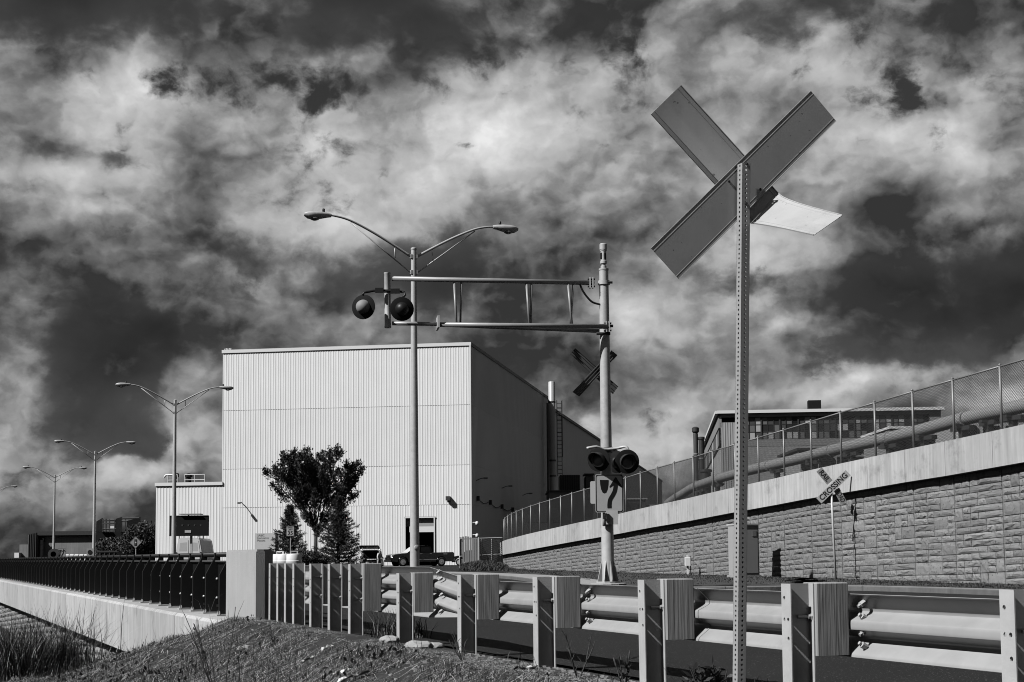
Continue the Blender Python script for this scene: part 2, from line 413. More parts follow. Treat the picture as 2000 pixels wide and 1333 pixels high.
def wood_mat(name, col):
    mt = mat(name, col, 0.8); nt = mt.node_tree; N, L = nt.nodes, nt.links; b = N['Principled BSDF']
    geo = N.new('ShaderNodeNewGeometry'); oi = N.new('ShaderNodeObjectInfo')
    mp = N.new('ShaderNodeMapping'); mp.inputs['Scale'].default_value = (1, 1, .14)
    ad = N.new('ShaderNodeVectorMath'); ad.operation = 'MULTIPLY_ADD'
    L.new(oi.outputs['Random'], ad.inputs[0]); ad.inputs[1].default_value = (3, 5, 9); L.new(geo.outputs['Position'], ad.inputs[2])
    L.new(ad.outputs[0], mp.inputs[0])
    n0 = N.new('ShaderNodeTexNoise'); n0.inputs['Scale'].default_value = 4.0; n0.inputs['Detail'].default_value = 2
    L.new(mp.outputs[0], n0.inputs['Vector'])
    ring = N.new('ShaderNodeMath'); ring.operation = 'MULTIPLY'; L.new(n0.outputs['Fac'], ring.inputs[0]); ring.inputs[1].default_value = 60.0
    sn = N.new('ShaderNodeMath'); sn.operation = 'SINE'; L.new(ring.outputs[0], sn.inputs[0])
    mp2 = N.new('ShaderNodeMapping'); mp2.inputs['Scale'].default_value = (1, 1, .03); L.new(ad.outputs[0], mp2.inputs[0])
    n1 = N.new('ShaderNodeTexNoise'); n1.inputs['Scale'].default_value = 85.0; n1.inputs['Detail'].default_value = 4
    L.new(mp2.outputs[0], n1.inputs['Vector'])
    a = N.new('ShaderNodeMath'); a.operation = 'MULTIPLY_ADD'; L.new(sn.outputs[0], a.inputs[0]); a.inputs[1].default_value = .12; a.inputs[2].default_value = .60
    c = N.new('ShaderNodeMath'); c.operation = 'MULTIPLY_ADD'; L.new(n1.outputs['Fac'], c.inputs[0]); c.inputs[1].default_value = .95; L.new(a.outputs[0], c.inputs[2])
    d = N.new('ShaderNodeMath'); d.operation = 'MULTIPLY'; L.new(c.outputs[0], d.inputs[0]); d.inputs[1].default_value = col
    cc = N.new('ShaderNodeCombineColor')
    for i in range(3): L.new(d.outputs[0], cc.inputs[i])
    L.new(cc.outputs[0], b.inputs['Base Color'])
    bp = N.new('ShaderNodeBump'); bp.inputs['Strength'].default_value = .5; bp.inputs['Distance'].default_value = .004
    L.new(c.outputs[0], bp.inputs['Height']); L.new(bp.outputs[0], b.inputs['Normal'])
    return mt
M = dict(
    asphalt=mat('asphalt', .027, .85, var=.10, scale=1.2, bump=.5, bscale=90, speck=.33, spscale=42, spcol=.17, spec=.12),
    soil=mat('soil', .030, .95, var=.34, scale=2.2, bump=1.0, bscale=22, speck=.28, spscale=70, spcol=.16),
    verge=mat('verge_soil', .05, .95, var=.3, scale=1.5, bump=.9, bscale=12),
    concrete=mat('concrete', .44, .85, var=.09, scale=1.6, streak=.26, bump=.25, bscale=60, rnd=.12, stain=.35),
    concrete_dk=mat('weathered_concrete', .24, .9, var=.2, scale=.5, streak=.25, bump=.2, bscale=20),
    concrete_gr=mat('grey_concrete', .40, .85, var=.08, scale=2, streak=.08, bump=.35, bscale=70, speck=.30, spscale=90, spcol=.30),
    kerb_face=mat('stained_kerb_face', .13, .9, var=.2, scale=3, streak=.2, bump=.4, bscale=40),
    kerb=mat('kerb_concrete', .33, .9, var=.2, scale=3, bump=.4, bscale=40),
    stone=mat('wall_stone', .235, .9, var=.14, scale=7, bump=1.0, bscale=30, rnd=.20, speck=.35, spscale=15, spcol=.09),
    panel=mat('wall_panel', .20, .9, var=.15, scale=6),
    galv=mat('galvanized_steel', .52, .45, .1, var=.12, scale=7, bump=.1, bscale=120, stain=.25, streak=.04),
    galv_rail=mat('galvanized_rail', .40, .45, .08, var=.09, scale=5, streak=.04, stain=.22),
    alu=mat('aluminium', .42, .38, .55, var=.05, scale=8, stain=.12),
    alu_bright=mat('aluminium_pole', .46, .42, .3, var=.05, scale=6),
    blade=mat('sign_blade_metal', .56, .36, .1, var=.06, scale=7, stain=.3, streak=.04, speck=.27, spscale=30, spcol=.25),
    truss=mat('truss_steel', .33, .45, .15, var=.1, scale=6),
    fence=mat('fence_steel', .26, .5, .3, var=.1, scale=6),
    black=mat('black_paint', .012, .45, spec=.4),
    black_matt=mat('black_matt', .010, .8, spec=.2),
    railing=mat('railing_black', .011, .5, spec=.35, var=.15, scale=8),
    steel_dk=mat('dark_steel', .06, .5, .3, var=.2, scale=6),
    wood=wood_mat('timber', .31),
    clad=mat('white_cladding', .87, .55, var=.03, scale=.5, streak=.035, rnd=.03),
    trim=mat('white_trim', .78, .5),
    clad_dk=mat('grey_cladding', .36, .6, var=.05, scale=.5),
    fascia=mat('grey_fascia', .26, .7, var=.1, scale=.8),
    brick=mat('dull_brick', .30, .9, var=.15, scale=3, streak=.12),
    white=mat('white_plastic', .82, .4, var=.03, scale=8),
    band=mat('reflective_band', .50, .35),
    white_paint=mat('white_paint', .75, .3),
    black_car=mat('black_car_paint', .010, .18, spec=.6),
    glass=mat('dark_glass', .012, .06, spec=.7),
    chrome=mat('chrome', .70, .25, .3),
    rubber=mat('rubber', .015, .8),
    lens=mat('signal_lens', .15, .2, spec=.6),
    sign=mat('sign_face', .52, .4, var=.04, scale=6),
    sign_grey=mat('sign_amber', .30, .4),
    bark=mat('bark', .05, .9, var=.2, scale=6, bump=.6, bscale=20),
    leaf=mat('leaf', .032, .6, var=.25, scale=1.5),
    leaf2=mat('bush_leaf', .042, .6, var=.3, scale=1.2),
    needle=mat('needle', .030, .7, var=.25, scale=1.5),
    grass=mat('grass_blade', .042, .7, var=.3, scale=1.2),
    straw=mat('straw', .42, .7, var=.3, scale=3),
    litter=mat('pale_litter', .62, .6),
    rock=mat('pale_rock', .34, .9, var=.2, scale=8, bump=.6, bscale=20),
    weed=mat('weed_leaf', .03, .6, var=.3, scale=3),
    twig=mat('twig', .05, .8, var=.2, scale=6),
    skin=mat('skin', .35, .6), cloth=mat('work_clothes', .05, .8), hivis=mat('pale_jacket', .62, .7),
)
SEAM = mat('cladding_seam', .86, .6)
CROSS = mat('worn_sign_back', .13, .4, .2, var=.15, scale=6)
THATCH = mat('dead_grass', .12, .8, var=.35, scale=2.5)
PANE = [mat('pane_dark', .03, .3), mat('pane_grey', .15, .4), mat('pane_pale', .42, .5), mat('pane_mid', .07, .4), mat('pane_black', .004, .5)]
# ================================================================ the ground
def hx(px, Y): return ray(px, 1085).x*Y
RA, RB = V(hx(1950, 6.9), 6.9, 0), V(hx(525, 21.8), 21.8, 0)
DR = (RB-RA).normalized()                    # along the guardrail, away from the camera
NR = V(DR.y, -DR.x, 0)                       # across it, towards the road
def rail_at(px):                             # the point of the guardrail line seen in pixel column px
    k = ray(px, 1120); a = k.x/k.y
    t = (RA.x - a*RA.y)/(a*DR.y - DR.x)
    return RA + DR*t
PA, PB = onz(442, 1216, -.09), onz(0, 1134, -.09)   # outer top edge of the parapet
PD = (PB-PA); PD.z = 0; PD = PD.normalized()
def fx(Y):
    Y = np.asarray(Y, float)
    r = RA.x + (Y-RA.y)*DR.x/DR.y
    p = PA.x + (Y-PA.y)*PD.x/PD.y
    w = np.clip((Y-21.9)/(PA.y-21.9), 0, 1)
    return r*(1-w) + p*w
def vnoise(x, y):
    # smooth value noise on a unit grid
    xi, yi = np.floor(x), np.floor(y); fx_, fy_ = x-xi, y-yi
    fx_ = fx_*fx_*(3-2*fx_); fy_ = fy_*fy_*(3-2*fy_)
    hsh = lambda a, b: np.modf(np.abs(np.sin(a*127.1+b*311.7)*43758.5453))[0]
    return (hsh(xi, yi)*(1-fx_)+hsh(xi+1, yi)*fx_)*(1-fy_) + (hsh(xi, yi+1)*(1-fx_)+hsh(xi+1, yi+1)*fx_)*fy_
def gh(X, Y):
    """Height of the ground on our side of the guardrail; s is the distance from its line."""
    X = np.asarray(X, float); Y = np.asarray(Y, float)
    s = (fx(Y)-X)*.93
    A = np.where(s > .45, 1.15*np.tanh(.38*(s-.45)/1.15), 0)
    D = np.where(Y > 21.8, 2.5*np.tanh(.20*(Y-21.8)/2.5), 0)
    b = ((vnoise(X*.8, Y*.8)-.5)*.12 + (vnoise(X*2.3, Y*2.3)-.5)*.07 + (vnoise(X*6, Y*6)-.5)*.035)*np.clip((s-.1)/1.2, 0, 1)
    h = .03 - A - D + b
    e = np.clip((s+.45)/.45, 0, 1)           # runs out under the road edge
    return np.where(s < 0, -.03 + e*(.06-D*0), h) * np.where(s < -.45, 0, 1) + np.where(s < -.45, -.03, 0)
ys = np.concatenate([np.linspace(-40, 4, 12), np.linspace(4.3, 48, 340), np.geomspace(49, 8000, 40)])
ws = np.concatenate([-np.geomspace(6000, 11, 26), np.linspace(-10.6, -1.0, 90), np.linspace(-.85, -.05, 9), [-.0, .06, .2, .35, .46, .6, .78, .86, 2], np.geomspace(8, 6000, 24)])
gx = fx(ys)[:, None] + ws[None, :]; gy = np.repeat(ys[:, None], len(ws), 1)
gz = gh(gx, gy)
back = (gy > 23) & (ws[None, :] > -.06)
lowz = gh(fx(gy)-.06, gy)
gz = np.where(back, np.where(ws[None, :] > .8, -.03, lowz), gz)
nY, nW = gx.shape
idx = np.arange(nY*nW).reshape(nY, nW)
fs = np.stack([idx[:-1, :-1], idx[:-1, 1:], idx[1:, 1:], idx[1:, :-1]], -1).reshape(-1, 4)
g = raw('ground', np.stack([gx, gy, gz], -1).reshape(-1, 3), fs, M['soil'], smooth=True)
tag(g, kind='structure')
# the road: one asphalt sheet along the guardrail and on to the factory yard
mb = MB(); yy = [-30, 0, 6, 12, 18, 22, 23, 23.5, 30, 40, 60, 90, 130, 200, 420]
off = lambda y: .44 if y < 22.5 else .93
mb.add([V(float(fx(y))+o, y, 0) for y in yy for o in (off(y), 90)], [(2*i, 2*i+1, 2*i+3, 2*i+2) for i in range(len(yy)-1)])
tag(mb.build('road', M['asphalt']), kind='structure')
# far kerb and the verge behind it
KP = [onz(x, y, .12) for x, y in ((2300, 1168), (2150, 1161), (2000, 1154), (1820, 1148), (1640, 1144), (1460, 1146), (1300, 1147), (1190, 1146), (1100, 1139), (1000, 1126), (930, 1122), (870, 1119.5), (800, 1117.5), (740, 1116.5))]
kerb = thing('kerb', None, None, (0, 0, 0)); tag(kerb, kind='structure')
def smooth_line(P, n):
    out = []
    for i in range(len(P)-1):
        a, b, c, d = P[max(i-1, 0)], P[i], P[i+1], P[min(i+2, len(P)-1)]
        for j in range(n):
            t = j/n
            out.append(.5*((2*b)+(c-a)*t+(2*a-5*b+4*c-d)*t*t+(3*b-a-3*c+d)*t**3))
    return out+[P[-1]]
KS = smooth_line(KP, 4)
def inward(P, i):
    t = P[min(i+1, len(P)-1)]-P[max(i-1, 0)]; t.z = 0; t.normalize()
    return V(t.y, -t.x, 0)
def kw(px): return .30 if px > 1180 else .30+1.5*min(1.0, (1180-px)/120)   # the kerb widens to a walk on the left
st = 0; seg = 0
for i in range(0, len(KS)-1, 3):
    e = min(i+3, len(KS)-1); secs = []
    for j in range(i, e+1):
        p = KS[j].copy(); n = inward(KS, j)
        if j == i: p = p + (KS[j+1]-KS[j]).normalized()*.006
        if j == e: p = p + (KS[j-1]-KS[j]).normalized()*.006
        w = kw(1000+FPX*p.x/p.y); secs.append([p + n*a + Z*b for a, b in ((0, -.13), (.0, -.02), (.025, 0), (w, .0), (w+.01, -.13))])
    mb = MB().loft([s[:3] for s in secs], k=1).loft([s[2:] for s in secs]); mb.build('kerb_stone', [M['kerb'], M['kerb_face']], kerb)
# ================================================================ retaining wall of the ramp, with coping and fence
WT = [(1954, 843, 42.2), (1861, 863, 44.6), (1782, 879, 47.3), (1708, 895, 49.9), (1641, 909, 52.5), (1583, 921.5, 55.2), (1530, 934, 57.7), (1480, 945, 60.1), (1434, 955, 62.5), (1391, 965, 64.9), (1353, 974, 67.4), (1316, 982, 69.9), (1283, 989, 72.5), (1250, 996.5, 75), (1221, 1003.5, 77.5), (1193, 1009.5, 80.1), (1166, 1015.6, 82.6), (1140, 1020.7, 85.1), (1116, 1026, 87.6), (1094, 1031, 90.1), (1073, 1035.7, 92.6), (1053, 1040.2, 95.2), (1035.6, 1044.3, 98), (1019.5, 1048.5, 101), (1007.5, 1051.7, 104.4), (998, 1054.2, 108), (991, 1056.6, 112), (985.5, 1059, 116.5), (983, 1061, 121.5)]
WP = [at(*a) for a in WT]
e = WP[0]-WP[1]
WP = [WP[0]+e*3, WP[0]+e*2, WP[0]+e] + WP + [WP[-1]+V(1.2, 4.6, -.03), WP[-1]+V(4, 8.6, -.05)]
NB = len(WP)-1
def w_out(i):
    t = WP[min(i+1, NB)]-WP[max(i-1, 0)]; t.z = 0; t.normalize(); return V(-t.y, t.x, 0)
# verge between kerb and wall
pts = []; n = len(KS)
mb = MB(); secs = []
for j, p in enumerate(KS):
    px = 1000+FPX*p.x/p.y; q = p + inward(KS, j)*(kw(px)-.01)
    f = max(0.0, min(1.0, (2300-px)/(2300-905)))*(NB-1.001)
    i = int(f); w = WP[i].lerp(WP[i+1], f-i); w = V(w.x, w.y, 0)
    if px < 905: w = q + V(.25, 1.3, 0)
    secs.append([V(q.x, q.y, .10)] + [V(*(q.lerp(w, t).to_2d()), .10*(1-t)+.03*math.sin(j*1.7+t*9)*(t < .95) - .01) for t in (.12, .3, .5, .7, .88, 1.0)] + [V(w.x+1.5, w.y+.4, -.03)])
VSEC = secs
mb.loft(secs); tag(mb.build('verge', M['verge'], smooth=True), kind='structure')
wall = thing('retaining_wall', 'long curving retaining wall of rough stone panels under a pale concrete coping', 'wall', (WP[5].x, WP[5].y, 0))
COP, OVH = 1.0, .27
for i in range(NB):
    a, b = WP[i], WP[i+1]; na, nb = w_out(i), w_out(i+1); t = (b-a).normalized()*.009
    a2, b2 = a+t, b-t; P = []
    for zz in (-COP, 0):
        P += [a2+na*OVH+Z*zz, b2+nb*OVH+Z*zz, b2-nb*.22+Z*zz, a2-na*.22+Z*zz]
    MB().hexa(P).build('coping_segment', M['concrete'], wall)
def rock(seed, nx=5, nz=3):
    """A rough split face: bulging middle, bevelled joint edges."""
    r = random.Random(seed); vs = []; fs = []
    for j in range(nz+1):
        for i in range(nx+1):
            edge = i in (0, nx) or j in (0, nz)
            x = -.5 + i/nx; y = -.5 + j/nz
            if not edge: x += r.uniform(-.06, .06); y += r.uniform(-.10, .10)
            vs.append((x, 0.0 if edge else .45+.55*r.random(), y))
    # steep joint faces: a ring just inside the edge
    ring = []
    for j in range(nz+1):
        for i in range(nx+1):
            fs += [] if i == nx or j == nz else [(j*(nx+1)+i, j*(nx+1)+i+1, (j+1)*(nx+1)+i+1, (j+1)*(nx+1)+i)]
    b = len(vs); m_ = nx+1
    out = [j*m_+i for (i, j) in [(i, 0) for i in range(nx)]+[(nx, j) for j in range(nz)]+[(i, nz) for i in range(nx, 0, -1)]+[(0, j) for j in range(nz, 0, -1)]]
    for q in out: vs.append((vs[q][0], -.6, vs[q][2]))
    for q in range(len(out)):
        w = (q+1) % len(out); fs.append((out[q], out[w], b+w, b+q))
    # pull the rim forward a little so that edges read as broken
    for q in out:
        x, y, z_ = vs[q]; vs[q] = (x*.985, .12+.25*r.random(), z_*.97)
    return vs, fs
ROCKS = [rock(s) for s in range(12)]
RME = []
for vs, fs in ROCKS:
    me = bpy.data.meshes.new('stone'); me.from_pydata(vs, [], fs); me.materials.append(M['stone']); me.update()
    bm = bmesh.new(); bm.from_mesh(me); bmesh.ops.recalc_face_normals(bm, faces=bm.faces[:]); bm.to_mesh(me); bm.free(); RME.append(me)
def ashlar(seed, nx=6, nz=8):
    r = random.Random(seed); occ = [[0]*nx for _ in range(nz)]; out = []
    for j in range(nz):
        for i in range(nx):
            if occ[j][i]: continue
            w = r.choice((1, 1, 2, 2, 3, 4)); h = r.choice((1, 1, 1, 2)) if w < 3 else 1
            while w > 1 and (i+w > nx or any(occ[j][i+k] for k in range(w))): w -= 1
            h = min(h, nz-j)
            for y in range(h):
                for x in range(w): occ[j+y][i+x] = 1
            out.append((i/nx, (i+w)/nx, j/nz, (j+h)/nz))
    return out
ASH = [ashlar(s) for s in (3, 5, 8, 13)]
PH = 1.52; count = 0; restv = []; restf = []; pmesh = {}
for i in range(2, NB-1):
    a, b = WP[i], WP[i+1]; tx = (b-a); L = tx.length; tx.normalize()
    nrm = V(-tx.y, tx.x, 0).normalized(); up = nrm.cross(tx) if nrm.cross(tx).z > 0 else tx.cross(nrm)
    deep = min(a.z, b.z) - COP + .35
    q0 = -((i % 2)*.76)
    row = 0
    while q0 < deep:
        q1 = q0 + PH; c0, c1 = max(q0, -.02), min(q1, deep+.25)
        P = []
        for q in (c1-.02, c0+.02):
            A, B = a-Z*(COP+q)+tx*.012, b-Z*(COP+q)-tx*.012
            P += [A-nrm*.012, B-nrm*.012, B-nrm*.15, A-nrm*.15]
        pan = MB().hexa(P).build('panel', M['panel'], wall)
        for (x0, x1, y0, y1) in ASH[(i*3+row*2) % 4]:
            zq0, zq1 = q1 - y0*PH, q1 - y1*PH      # below the coping: lower edge, upper edge
            zq0 = min(zq0, deep+.2); zq1 = max(zq1, -.01)
            if zq0-zq1 < .05: continue
            w, h = (x1-x0)*(L-.03), zq0-zq1
            c = a + tx*(.015+(x0+x1)/2*(L-.03)) - Z*(COP+(zq0+zq1)/2)
            k = random.randrange(12); dep = random.uniform(.036, .062)
            S = (w-.016, dep, h-.015)
            fl = random.choice((1, -1))
            if count < 300 and a.y < 62:
                o = bpy.data.objects.new('stone', RME[k]); COL.objects.link(o); o.parent = pan
                Mx = Matrix((tx*S[0]*fl, nrm*S[1], up*S[2])).transposed().to_4x4(); Mx.translation = c - ORG[pan.name]
                o.matrix_basis = Mx; count += 1
            else:
                vs, fs = ROCKS[k]; bse = len(restv)
                restv += [tuple(c + tx*(v[0]*S[0]*fl) + nrm*(v[1]*S[1]) + up*(v[2]*S[2])) for v in vs]
                restf += [tuple(q+bse for q in f) for f in fs]
        q0 = q1; row += 1
mb = MB(); mb.v = restv; mb.f = restf; mb.k = [0]*len(restf)
tag(mb.build('stone_facing', M['stone'], wall), kind='stuff')
# chain link fence on the coping
fence = thing('chain_link_fence', 'tall chain link fence running along the top of the curved stone retaining wall', 'fence', (WP[5].x, WP[5].y, WP[5].z))
FH = 1.83
for i in range(NB):
    a, b = WP[i]-w_out(i)*.05, WP[i+1]-w_out(i+1)*.05
    MB().tube([a, a+Z*FH], .037, 7).lathe(a+Z*FH, Z, [(.045, 0), (.045, .03), (.01, .06)], 7).build('fence_post', M['fence'], fence, smooth=True)
    MB().tube([a+Z*(FH-.03), b+Z*(FH-.03)], .026, 6).build('top_rail', M['fence'], fence, smooth=True)
    mb = MB(); d = b-a; L = math.hypot(d.x, d.y); u = d/L; s = .085; H = FH-.02; r = .0052
    k = -H
    while k < L:                              # wires of both diagonals, cut to the bay
        for sg in (1, -1):
            x0, x1 = max(k, 0), min(k+H, L)
            if x1-x0 > .03:
                z0, z1 = x0-k, x1-k
                if sg < 0: z0, z1 = H-z0, H-z1
                mb.tube([a+u*x0+Z*(z0+.02), a+u*x1+Z*(z1+.02)], r, 3, cap=False)
        k += s
    mb.build('wire_mesh', M['steel_dk'], fence)
# ================================================================ parapet, wall blocks and railing on the left
par = thing('parapet', 'long pale concrete parapet running off to the left below the black railing', 'parapet', (PA.x, PA.y, 0))
PN = V(PD.y, -PD.x, 0)                       # across the parapet, towards the road
PZ = -.09
cuts = [-.1]
while cuts[-1] < 115: cuts.append(cuts[-1]+2.42)
for i in range(len(cuts)-1):
    a = PA + PD*(cuts[i]+.014); b = PA + PD*(cuts[i+1]-.014); secs = []
    for p in (a, b):
        p = V(p.x, p.y, PZ)
        secs.append([p-Z*1.05, p-Z*.05, p+PN*.05, p+PN*.95, p+PN*.95-Z*1.05])
    mb = MB().loft(secs, closed=True); mb.f += [(4, 3, 2, 1, 0), (5, 6, 7, 8, 9)]; mb.k += [0, 0]
    mb.build('parapet_segment', M['concrete'], par)
low = thing('block_wall', 'lower wall of rough concrete blocks in shadow under the left parapet', 'wall', (PA.x, PA.y, -1))
a0 = V(PA.x, PA.y, 0)+PN*.30
MB().hexa([a0+PD*x+PN*y+Z*z for z in (-3.2, PZ-1.06) for x, y in ((0, .06), (115, .06), (115, .5), (0, .5))]).build('wall_core', M['panel'], low)
GRADE = .047                                  # the courses step down with the grade
for r_ in range(-18, 12):
    x = .6-(r_ % 2)*.5
    while x < 84:
        w = random.choice((.7, 1.0, 1.3, 1.7)); h = .215; zc = -1.30-r_*h-GRADE*(x+w/2)
        if -3.6 < zc < -1.02 and (x < 50 or zc > -2.6):
            c = a0 + PD*(x+w/2) + PN*.06 + Z*zc
            o = bpy.data.objects.new('block', RME[random.randrange(12)]); COL.objects.link(o); o.parent = low
            tx_ = (PD-Z*GRADE).normalized()
            Mx = Matrix((tx_*(w-.05), -PN*random.uniform(.07, .13), Z*(h-.03))).transposed().to_4x4(); Mx.translation = c-ORG[low.name]
            o.matrix_basis = Mx
        x += w
# black railing: leaning-top plate posts with close pickets
RL = thing('bridge_railing', 'black metal picket railing with plate posts on the left parapet', 'railing', (PA.x, PA.y, 0))
rz0 = PZ; base = V(PA.x, PA.y, 0)+PN*.42
sp = 1.27; npost = 84; first = .2
for i in range(npost):
    p = base + PD*(first+i*sp); p.z = rz0
    mb = MB(); prof = [(.0, .03), (.0, .70), (.16, 1.00), (.16, 1.08), (.26, 1.08), (.26, .03)]
    mb.prism(prof, p-PD*.035, PN, Z, PD, .07)
    ob = mb.build('railing_post', M['railing'], RL)
    MB().box(p+PN*.12+Z*.012, (.34, .20, .024), [PN, PD, Z]).build('base_plate', M['galv'], ob)
    mbb = MB()
    for s in (-1, 1): mbb.lathe(p+PD*(.075*s)+PN*.0+Z*.024, Z, [(.018, 0), (.018, .03), (.008, .032), (.008, .06)], 6)
    mbb.build('anchor_bolt', M['galv'], ob)
    if i < 30:
        mbb = MB()
        for z_ in (.28, .62): mbb.lathe(p+PN*.20+Z*z_-PD*.03, -PD, [(.022, 0), (.022, .035), (.008, .05)], 6)
        mbb.build('rail_bolt', M['galv'], ob)
A = base+PN*.22; A.z = rz0; E_ = A+PD*(first+(npost-1)*sp); S_ = A-PD*.05
MB().tube([S_+Z*1.05, E_+Z*1.05], .042, 8).build('top_rail', M['railing'], RL, smooth=True)
MB().tube([S_+Z*.93-PN*.04, E_+Z*.93-PN*.04], .018, 6).build('upper_rail', M['steel_dk'], RL, smooth=True)
MB().box((S_+E_)/2+Z*.14, ((E_-S_).length, .05, .04), [PD, PN, Z]).build('bottom_rail', M['railing'], RL)
cnt = 0; rest = MB(); shared = None
for i in range(npost-1):
    for k in range(1, 11):
        p = A + PD*(first+i*sp+k*sp/11)
        if cnt < 120:
            if shared is None: shared = MB().box((0, 0, .53), (.022, .022, .80)).mesh('picket', M['railing'], None, False)
            o = bpy.data.objects.new('picket', shared); COL.objects.link(o); o.parent = RL; o.location = p-ORG[RL.name]; cnt += 1
        else: rest.box(p+Z*.53, (.022, .022, .80))
tag(rest.build('far_pickets', M['railing'], RL), kind='stuff')
# concrete end post of the parapet
c0 = rail_at(500); ce = V(c0.x, c0.y, 0)
end = thing('end_post', 'square pale concrete post at the end of the black railing', 'post', (ce.x, ce.y, 0))
pr = V(hx(500, 21.95), 21.95, 0); pl = V(hx(442, 23.75), 23.75, 0); u_ = (pl-pr); Lb = u_.length; u_.normalize(); w_ = V(u_.y, -u_.x, 0)
zt = at(500, 1073.5, 21.95).z; zb = at(500, 1217, 21.95).z
pl_ = [(0, 0), (Lb, 0), (Lb, .27), (.10, .27), (0, .13)]
MB().prism(pl_, pr+Z*zb, u_, w_, Z, zt-zb-.03).prism([(.02, .02), (Lb-.02, .02), (Lb-.02, .25), (.11, .25), (.02, .12)], pr+Z*(zt-.03), u_, w_, Z, .03).build('concrete_body', M['concrete_gr'], end)
MB().prism([(.1, .03), (Lb, .03), (Lb, .24), (.1, .24)], pr+Z*(zb-.35), u_, w_, Z, .35).build('footing', M['concrete_dk'], end)
# ================================================================ guardrail
gr = thing('guardrail', 'galvanized steel guardrail on posts with timber blocks along the road edge', 'guardrail', (RA.x, RA.y, 0))
posts = [(525, 0, 1), (540, 0, 1), (555, 0, 1), (571, 0, 1), (604, 1, 1), (640, 1, 1), (680, 2, 1), (774, 2, 0), (893, 2, 0), (1040, 2, 0), (1245, 2, 0), (1525, 2, 0), (1950, 2, 0)]
PL = [(rail_at(px), kind, thrie) for px, kind, thrie in posts]
last = PL[-1][0]
PL += [(last-DR*1.905, 2, 0), (last-DR*3.81, 2, 0)]
ZW, ZT = .73, .82
for n_, (p, kind, thrie) in enumerate(PL):
    zt = ZT if thrie else ZW
    g0 = float(gh(p.x, p.y))-.25
    tilt = random.uniform(-.012, .012)
    zz = (Z + DR*tilt).normalized()
    o = V(p.x, p.y, zt)-DR*.05
    H = zt-g0
    mb = MB()
    xs = [-.05, -.033, -.005, .005, .033, .05]
    ysn = [-H, -.62, -.60, -.50, -.48, -.32, -.288, -.215, -.183, -.095, -.063, 0]
    holes = {(1, 5): .0115, (3, 7): .0115, (1, 7): .0115, (3, 9): .0115}
    if thrie: holes[(1, 3)] = .0095
    mb.perf(o, DR, zz, NR, xs, ysn, holes, .007)
    mb.box(o+NR*.0755-zz*(H/2), (.137, .006, H), [NR, DR, zz])
    mb.perf(o+NR*.144, DR, zz, NR, [-.05, .05], [-H, 0], {}, .007)
    po = mb.build('post', M['galv'], gr)
    bl = None
    if kind == 2:
        bh = .54 if thrie else .405
        c = o + NR*(.152+.105) - zz*(bh/2-.004) + DR*.004
        bl = MB().bevbox(c, (.21, .15, bh), .006, [NR, DR, zz]).build('timber_block', M['wood'], gr)
    elif kind == 1:
        c = o + NR*(.152+.09) - zz*.26
        mb = MB().box(c, (.18, .006, .50), [NR, DR, zz]).box(c-NR*.087, (.006, .10, .50), [NR, DR, zz]).box(c+NR*.087, (.006, .10, .50), [NR, DR, zz])
        mb.build('steel_block', M['galv'], gr)
    for hz in ((.165, .40) if thrie else (.185,)):   # the through bolt, nut and washer on the back of the far flange
        if thrie and kind == 0: continue
        c = o + NR*.144 - zz*hz - DR*.022
        MB().lathe(c, -NR, [(.022, 0), (.022, .004), (.016, .004), (.016, .020), (.009, .020), (.009, .085)], 7).build('block_bolt', M['galv'], po)
def wprof(thr):
    w = [(0, 0), (-.008, .004), (-.075, .080), (-.105, .083), (-.140, .012), (-.150, 0), (-.190, 0), (-.200, .012), (-.235, .083), (-.265, .080), (-.320, .008), (-.34, 0)]
    t = [(0, 0), (-.008, .004), (-.075, .080), (-.105, .083), (-.140, .012), (-.155, 0), (-.185, 0), (-.197, .012), (-.233, .083), (-.268, .083), (-.305, .012), (-.318, 0), (-.345, 0), (-.358, .012), (-.40, .083), (-.43, .080), (-.485, .008), (-.506, 0)]
    if thr: return t
    return w + [(-.34-.0005*k, 0) for k in range(1, 7)]
BO = .152+.21+.006
def rounded(pr, n=3):
    out = []
    for i in range(len(pr)-1):
        a, b, c, d = pr[max(i-1, 0)], pr[i], pr[i+1], pr[min(i+2, len(pr)-1)]
        for j in range(n):
            t = j/n
            s = .35                                 # cardinal spline with a firm tension
            m0 = [(c[k]-a[k])*s for k in (0, 1)]; m1 = [(d[k]-b[k])*s for k in (0, 1)]
            h00, h10, h01, h11 = 2*t**3-3*t*t+1, t**3-2*t*t+t, -2*t**3+3*t*t, t**3-t*t
            out.append(tuple(h00*b[k]+h10*m0[k]+h01*c[k]+h11*m1[k] for k in (0, 1)))
    return out+[pr[-1]]
def beam(p, q, ta, tb, za, zb, lap=0.0):
    secs = []
    for s, th, zz in ((p, ta, za), (q, tb, zb)):
        sec = [V(s.x, s.y, zz+dz*1.03)+NR*(BO+db+lap) for dz, db in rounded(wprof(th))]
        secs.append(sec)
    mid = []
    if ta != tb:
        for k in range(1, 6):
            t = k/6; mid.append([secs[0][i].lerp(secs[1][i], t) for i in range(len(secs[0]))])
    S = [secs[0]]+mid+[secs[1]]
    mb = MB().loft(S)
    back = [[v+NR*.004 for v in s] for s in S]; mb.loft(back)
    n = len(S[0]); b = len(S)*n
    for e_ in (0, len(S)-1):
        mb.f += [(e_*n+i, e_*n+i+1, b+e_*n+i+1, b+e_*n+i) for i in range(n-1)]; mb.k += [0]*(n-1)
    for s in (0, n-1):
        mb.f += [(i*n+s, (i+1)*n+s, b+(i+1)*n+s, b+i*n+s) for i in range(len(S)-1)]; mb.k += [0]*(len(S)-1)
    return mb.build('rail_beam', M['galv_rail'], gr, smooth=30)
zw, zh = ZW-.060, ZT-.03
nd = [p for p, _, _ in PL]
